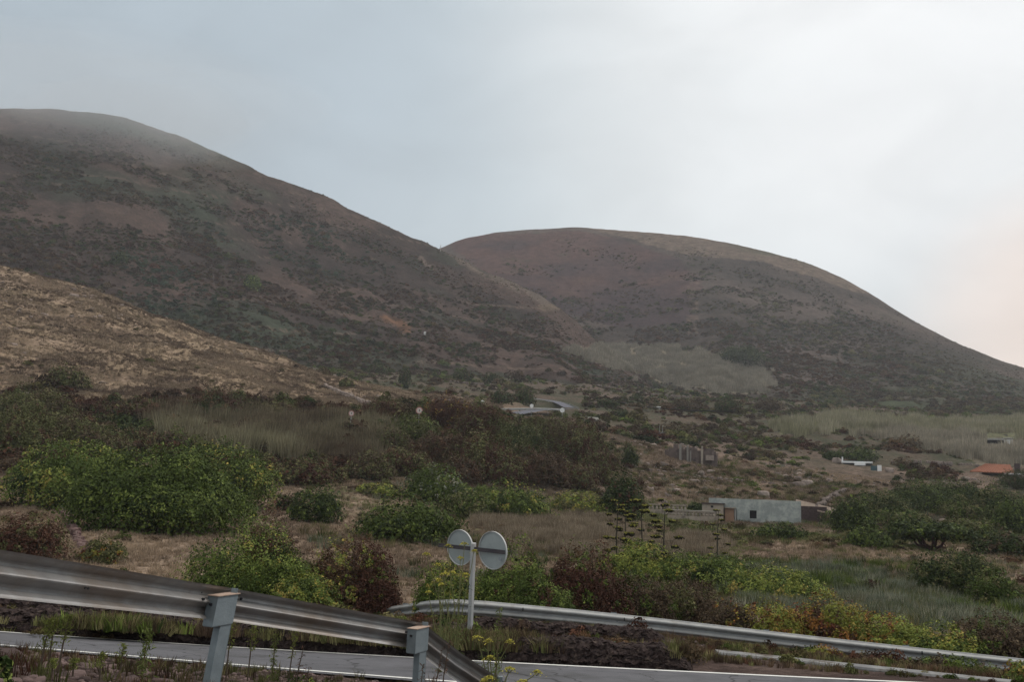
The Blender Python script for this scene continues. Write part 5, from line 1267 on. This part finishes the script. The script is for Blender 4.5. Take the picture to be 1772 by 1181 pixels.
def edgeA(px): return np.interp(px, [0, 100, 200, 320, 450, 577, 700, 765, 950, 1060], [186, 184, 196, 235, 296, 341, 405, 432, 520, 620])
def edgeB(px): return np.interp(px, [765, 860, 1000, 1200, 1380, 1480, 1560, 1660, 1772], [431, 402, 391, 409, 449, 494, 546, 600, 641])
# left hill
x, y, r = sample(130000, -AZ, 26, 335, 668); z = A_.z(x, y); ok = (surf(x, y) <= z + .3)
px, py = proj(x, y, z); dens_ = .45 + fbm(x / 22, y / 14, 4, 301) * 2.2 + np.clip((py - 330) / 300, -.25, .3)
ok &= rng.random(len(x)) < dens_; ok &= (~soft(px, py, ORANGE, 6, 111) | (rng.random(len(x)) < .3)) & ~soft(px, py, REED1, 10, 85); x, y, z, r, px, py = keep(ok, x, y, z, r, px, py)
tn = patch_tint(x, y, 34, ['red', 'brown', 'dark', 'red', 'dark', 'brown'], 310)
gmask = inpoly(px + 25 * fbm(x / 20, y / 20, 3, 5), py + 14 * fbm(x / 15, y / 15, 3, 6), [(330, 385), (520, 375), (640, 420), (700, 470), (640, 490), (430, 450)]) | inpoly(px, py, [(190, 430), (290, 440), (380, 520), (330, 580), (220, 540)])
gi_ = gmask & (rng.random(len(x)) < .55); tn[gi_] = PALA('teal')[rng.integers(0, 4, gi_.sum())] * .55
hi = (py < 340) & (rng.random(len(x)) < .5); tn[hi] = PALA('brown')[rng.integers(0, 4, hi.sum())] * 1.1
scatter('hill_scrub', 'scrub', x, y, z, np.minimum(rng.lognormal(-.6, .6, len(x)), 3) * np.clip((py - edgeA(px)) / 60, .3, 1), tn * .95, 'low dark scrub covering the misty left hill', 'scrub', .8)
# right hill
x, y, r = sample(130000, -8, AZ, 440, 930); z = B_.z(x, y); ok = (surf(x, y) <= z + .3); px, py = proj(x, y, z)
d_ = .2 + fbm(x / 26, y / 18, 4, 321) * 1.9 + np.clip((py - 480) / 160, -.2, .9); d_ = np.where(inpoly(px, py, [(780, 405), (1000, 396), (1090, 420), (1180, 450), (1190, 560), (1080, 570), (900, 520)]), d_ * .5, d_)
ok &= rng.random(len(x)) < d_; ok &= ~soft(px, py, REED1, 10, 85); x, y, z, r, px, py = keep(ok, x, y, z, r, px, py)
tn = patch_tint(x, y, 50, ['brown', 'brown', 'olive', 'dark', 'brown', 'red'], 330)
scatter('hill_scrub', 'scrub', x, y, z, np.minimum(rng.lognormal(-.45, .62, len(x)), 3.2) * np.clip((py - edgeB(px)) / 60, .28, 1), tn * .95, 'sparse dark scrub dotted over the rounded right hill', 'scrub', .75)
# valley and far slope
x, y, r = sample(90000, -AZ, AZ, 185, 555); z = G.z(x, y); ok = (surf(x, y) <= z + .3); px, py = proj(x, y, z); dry = (px < 845) & (r < 262)
ok &= ~dry & (rng.random(len(x)) < .42 + fbm(x / 14, y / 14, 4, 341) * 1.5)
for q in (REED1, REED2, REED3): ok &= ~soft(px, py, q, 10, 85)
ok &= ~inpoly(px, py, [(835, 702), (1010, 680), (1010, 716), (860, 735)]) 
ok &= ~inpoly(px, py, [(1430, 785), (1560, 785), (1560, 830), (1430, 830)]) & ~inpoly(px, py, [(1680, 795), (1790, 795), (1790, 840), (1680, 840)]) & ~inpoly(px, py, [(1700, 755), (1772, 755), (1772, 785), (1700, 785)])
x, y, z, r, px, py = keep(ok, x, y, z, r, px, py)
tn = patch_tint(x, y, 26, ['red', 'brown', 'dark', 'olive', 'brown', 'green', 'brown'], 350)
tl = inpoly(px, py, [(850, 590), (940, 590), (960, 625), (860, 625)]) & (rng.random(len(x)) < .6); tn[tl] = PALA('teal')[rng.integers(0, 4, tl.sum())]
scatter('valley_scrub', 'scrub', x, y, z, rng.lognormal(-.6, .55, len(x)), tn * 1.05, 'mixed dark scrub on the valley floor below the hills', 'scrub', .85)
# cane fields
def reeds(poly, n, az0, az1, r0, r1, h, cols, label, sd_, sheet=None, w_=.9):
    x, y, r = sample(n, az0, az1, r0, r1); z = surf(x, y); px, py = proj(x, y, z); ok = soft(px, py, poly, 22, sd_) & (rng.random(len(x)) < .7 + 1.2 * fbm(x / 6, y / 6, 3, sd_ + 3)) & ~inpoly(px, py, [(1700, 750), (1765, 750), (1765, 782), (1700, 782)]); x, y, z, px, py = keep(ok, x, y, z, px, py)
    c_ = np.array(cols); f = np.clip(.5 + fbm(x / 10, y / 10, 3, sd_) * 1.1 + rng.normal(0, .12, len(x)), 0, 1)[:, None]; tn = (c_[0] * (1 - f) + c_[1] * f) * rng.uniform(.8, 1.2, (len(x), 1))
    s_ = h * rng.uniform(.6, 1.2, len(x)) * (1 + .5 * fbm(x / 5, y / 5, 3, sd_ + 9)); return scatter('cane_field', 'reed', x, y, z, s_, tn, label, 'cane field', w_, .06)
reeds(REED1, 110000, 1, 18, 300, 760, 2.6, [(.285, .255, .205), (.20, .18, .142)], 'pale khaki cane field at the foot of the right hill', 85)
reeds(REED2, 40000, 14, AZ, 200, 460, 3.0, [(.22, .21, .13), (.30, .275, .20)], 'green cane strip beyond the low white house', 86)
reeds(REED3, 40000, 16, AZ, 180, 420, 2.8, [(.31, .275, .215), (.23, .205, .16)], 'greyish dry cane field behind the orange roofed house', 87)
reeds(REED4, 10000, -25, -2, 96, 142, 2.3, [(.21, .19, .12), (.11, .085, .058)], 'olive reeds standing in front of the dark thicket at the left', 88)
# grassy spur and fields
x, y, r = sample(150000, -AZ, 5, 118, 262, .6); z = G.z(x, y); px, py = proj(x, y, z); ok = (px < 870) & ~soft(px, py, THICK, 8, 82); ok &= rng.random(len(x)) < .65 + fbm(x / 5, y / 5, 3, 361); x, y, z, r, px, py = keep(ok, x, y, z, r, px, py)
f = np.clip(.5 + 1.4 * fbm(x / 7 + r / 12, r / 2.6, 4, 71) + rng.normal(0, .15, len(x)), 0, 1)[:, None]
tn = (C3(.265, .205, .147) * (1 - f) + C3(.105, .075, .058) * f) * rng.uniform(.75, 1.25, (len(x), 1))  # straw and brown streaks are the dry grass's own colours
scatter('dry_grass', 'grass', x, y, z, rng.uniform(.22, .55, len(x)), tn, 'dry tawny grass on the spur at the left', 'grass', .9)
x, y, r = sample(3800, -AZ, 5, 120, 262, 1); z = G.z(x, y); px, py = proj(x, y, z); ok = (px < 870) & ~soft(px, py, THICK, 8, 82) & (rng.random(len(x)) < .25 + 1.6 * fbm(x / 10, y / 10, 3, 365)); x, y, z = keep(ok, x, y, z)
scatter('spur_scrub', 'scrub', x, y, z, rng.lognormal(-1.1, .5, len(x)), patch_tint(x, y, 20, ['brown', 'olive', 'red', 'brown'], 367), 'small brown tussocks dotted over the grassy spur', 'scrub', .6)
# thicket filling
x, y, r = sample(15000, -AZ, 12, 88, 175, 1); z = G.z(x, y); px, py = proj(x, y, z); ok = soft(px, py, THICK, 8, 82); x, y, z = keep(ok, x, y, z)
scatter('thicket_scrub', 'scrub', x, y, z, rng.lognormal(-.35, .35, len(x)), patch_tint(x, y, 9, ['red', 'brown', 'red', 'olive', 'brown', 'dark'], 371) * .9, 'dense rust and brown scrub filling the thicket below the upper road', 'scrub', .95)
# fields between the bank and the houses
x, y, r = sample(190000, -AZ, AZ, 26, 185, .35); z = G.z(x, y); px, py = proj(x, y, z); ok = ~soft(px, py, THICK, 8, 82) & ~((px < 860) & (r > 118)); ok &= rng.random(len(x)) < .75 + .8 * fbm(x / 4, y / 4, 3, 381)
x, y, z, r, px, py = keep(ok, x, y, z, r, px, py)
f = np.clip(.5 + 1.2 * fbm(x / 8, y / 8, 4, 383) + rng.normal(0, .12, len(x)), 0, 1)[:, None]
tn = (C3(.25, .19, .135) * (1 - f) + C3(.135, .10, .075) * f) * rng.uniform(.75, 1.25, (len(x), 1))
grn = (fbm(x / 13, y / 13, 3, 385) + np.clip((px - 900) / 900, -.3, .28) + rng.normal(0, .1, len(x)) > .22) & (r < 120) & (px > 560); tn[grn] = (C3(.12, .125, .055) * rng.uniform(.7, 1.3, (grn.sum(), 1)))
scatter('field_grass', 'grass', x, y, z, np.clip(rng.uniform(.07, .2, len(x)) * (1 + r / 100), .06, .5), tn * 1.3, 'short dry grass over the bare fields', 'grass', .8)
GH = [(1270, 1060), (1240, 1000), (1330, 975), (1480, 985), (1600, 1020), (1760, 1070), (1790, 1100), (1600, 1085), (1400, 1075)]
x, y, r = sample(26000, 0, AZ, 27, 62, .8); z = G.z(x, y); px, py = proj(x, y, z); ok = soft(px, py, GH, 40, 391) & (rng.random(len(x)) < .6 + 1.3 * fbm(x / 2.5, y / 2.5, 3, 395)); x, y, z = keep(ok, x, y, z)
scatter('grey_herbs', 'herb', x, y, z, rng.uniform(.3, .62, len(x)), patch_tint(x, y, 5, ['grey', 'olive', 'grey', 'grey', 'green'], 399) * rng.uniform(.95, 1.6, (len(x), 1)), 'soft grey green herbs in the lower right of the field', 'herbs', .9)
DG = [(820, 905), (900, 880), (1060, 900), (1110, 930), (1230, 930), (1260, 975), (1100, 975), (960, 965), (880, 950)]
x, y, r = sample(30000, -6, 14, 40, 100, .8); z = G.z(x, y); px, py = proj(x, y, z); ok = soft(px, py, DG, 40, 392) & (rng.random(len(x)) < .45 + 1.5 * fbm(x / 3, y / 3, 3, 396)); x, y, z = keep(ok, x, y, z)
scatter('tall_dry_grass', 'herb', x, y, z, rng.uniform(.25, .8, len(x)) * (1 + .5 * fbm(x / 2, y / 2, 3, 397)), (C3(.25, .20, .145) * rng.uniform(.6, 1.25, (len(x), 1))), 'tall brownish dry grass behind the round signs', 'grass', .9)
# low weeds in the fields
x, y, r = sample(9000, -AZ, AZ, 27, 180, .8); z = G.z(x, y); px, py = proj(x, y, z)
ok = ~((px < 860) & (r > 118)) & (rng.random(len(x)) < np.where(px > 880, .35, .06) + 1.0 * fbm(x / 12, y / 12, 4, 401)) & ~inpoly(px, py, [(1110, 860), (1450, 860), (1450, 912), (1110, 912)]) & ~inpoly(px, py, [(1130, 735), (1250, 735), (1250, 806), (1130, 806)]); x, y, z, r = keep(ok, x, y, z, r)
scatter('low_scrub', 'scrub', x, y, z, np.minimum(rng.lognormal(-1.35, .42, len(x)) * (1 + r / 140), .2 + r * .007), patch_tint(x, y, 14, ['brown', 'olive', 'green', 'brown', 'red', 'olive'], 403), 'low mixed weeds and small scrub over the middle fields', 'scrub', .7)
# stones on the rubble slope, the verge and the terraces
x, y, r = sample(5200, -2, 30, 104, 200, 1); z = G.z(x, y); px, py = proj(x, y, z); ok = (rng.random(len(x)) < .25 + 1.4 * fbm(x / 9, y / 9, 3, 411)); x, y, z = keep(ok, x, y, z)
scatter('rubble', 'pebble', x, y, z, rng.lognormal(-1.45, .5, len(x)), C3(.22, .175, .155) * rng.uniform(.5, 1.4, (len(x), 1)), 'loose stones on the bare slope around the blue house and the ruin', 'rubble')
x, y, r = sample(2600, -AZ, 0, 125, 255, 1); z = G.z(x, y); px, py = proj(x, y, z); ok = (px < 840) & (rng.random(len(x)) < .1 + 1.8 * fbm(x / 12, y / 12, 3, 415)); x, y, z = keep(ok, x, y, z)
scatter('spur_rubble', 'pebble', x, y, z, rng.lognormal(-1.35, .45, len(x)), C3(.24, .19, .165) * rng.uniform(.5, 1.4, (len(x), 1)), 'loose stones scattered on the grassy spur', 'rubble')
x, y, r = sample(9000, -AZ, AZ, 4.5, 11.9, .8); z = G.z(x, y); scatter('gravel', 'pebble', x, y, z, rng.lognormal(-4.1, .5, len(x)), C3(.12, .085, .08) * rng.uniform(.5, 1.6, (len(x), 1)), 'loose dark gravel and clods on the near verge', 'gravel')
x, y, r = sample(12000, -AZ, AZ, 16.3, 24, 1); z = G.z(x, y); px, py = proj(x, y, z); x, y, z = keep(px < 1230, x, y, z); scatter('bank_stones', 'pebble', x, y, z, rng.lognormal(-3.4, .35, len(x)), C3(.11, .08, .075) * rng.uniform(.5, 1.6, (len(x), 1)), 'dark stones on the bank beyond the road', 'rubble')
x, y, r = sample(20000, -AZ, AZ, 15.9, 26, 1); z = G.z(x, y); px, py = proj(x, y, z); ok = (px > 1190) | (rng.random(len(x)) < .35); ok &= ~((px > 1230) & (np.abs(py - (1134 + (px - 1240) * .105)) < 7)); x, y, z = keep(ok, x, y, z)
scatter('bank_grass', 'grass', x, y, z, rng.uniform(.05, .15, len(x)), patch_tint(x, y, 1.6, ['brown', 'olive', 'brown', 'red', 'brown'], 421) * np.where(rng.random((len(x), 1)) < .4, 2.4, 1.4), 'dry weeds and grass on the bank beyond the road', 'grass', 1.0)
x, y, r = sample(1500, -AZ, AZ, 5, 11.8, 1); z = G.z(x, y)
scatter('verge_grass', 'grass', x, y, z, rng.uniform(.04, .12, len(x)), patch_tint(x, y, 1.2, ['brown', 'red', 'brown', 'olive'], 425) * 1.1, 'sparse dead grass on the near verge', 'grass', 1.0)

x, y, r = sample(5200, -AZ, AZ, 15.75, 20.5, 1); z = G.z(x, y); px, py = proj(x, y, z); ok = rng.random(len(x)) < .25 + 1.4 * fbm(x / 1.5, y / 1.5, 3, 431); x, y, z = keep(ok, x, y, z)
scatter('bank_weeds', 'scrub', x, y, z, np.minimum(rng.lognormal(-2.7, .5, len(x)), .22), patch_tint(x, y, 1.3, ['brown', 'olive', 'green', 'brown', 'red'], 433) * 1.2, 'small weeds rooted on the rocky bank beyond the road', 'weeds', 1.1)
x, y, r = sample(26000, -AZ, AZ, 34, 185, .5); z = G.z(x, y); px, py = proj(x, y, z); ok = ~((px < 860) & (r > 118)) & (px > 520) & (rng.random(len(x)) < .2 + 1.5 * fbm(x / 9, y / 9, 4, 441) + np.clip((px - 900) / 2500, 0, .3)); x, y, z, r = keep(ok, x, y, z, r)
scatter('field_herbs', 'herb', x, y, z, rng.uniform(.2, .5, len(x)) * (1 + r / 200), patch_tint(x, y, 8, ['olive', 'brown', 'olive', 'grey', 'green'], 443) * 1.05, 'mixed olive and brown herbs over the middle fields', 'herbs', .8)

x, y, r = sample(3600, -AZ, 11, 15.3, 16.0, 1); z = G.z(x, y) + .26; px, py = proj(x, y, z); ok = (rng.random(len(x)) < .3 + 1.3 * fbm(x / 1.2, y / 1.2, 3, 451)) & (px < 1190); x, y, z = keep(ok, x, y, z)
scatter('ledge_grass', 'grass', x, y, z - .08, rng.uniform(.08, .24, len(x)), patch_tint(x, y, 1.1, ['brown', 'olive', 'brown', 'olive', 'green'], 453) * 1.7, 'dry grass and weeds hanging over the lower rock terraces', 'grass', 1.0)
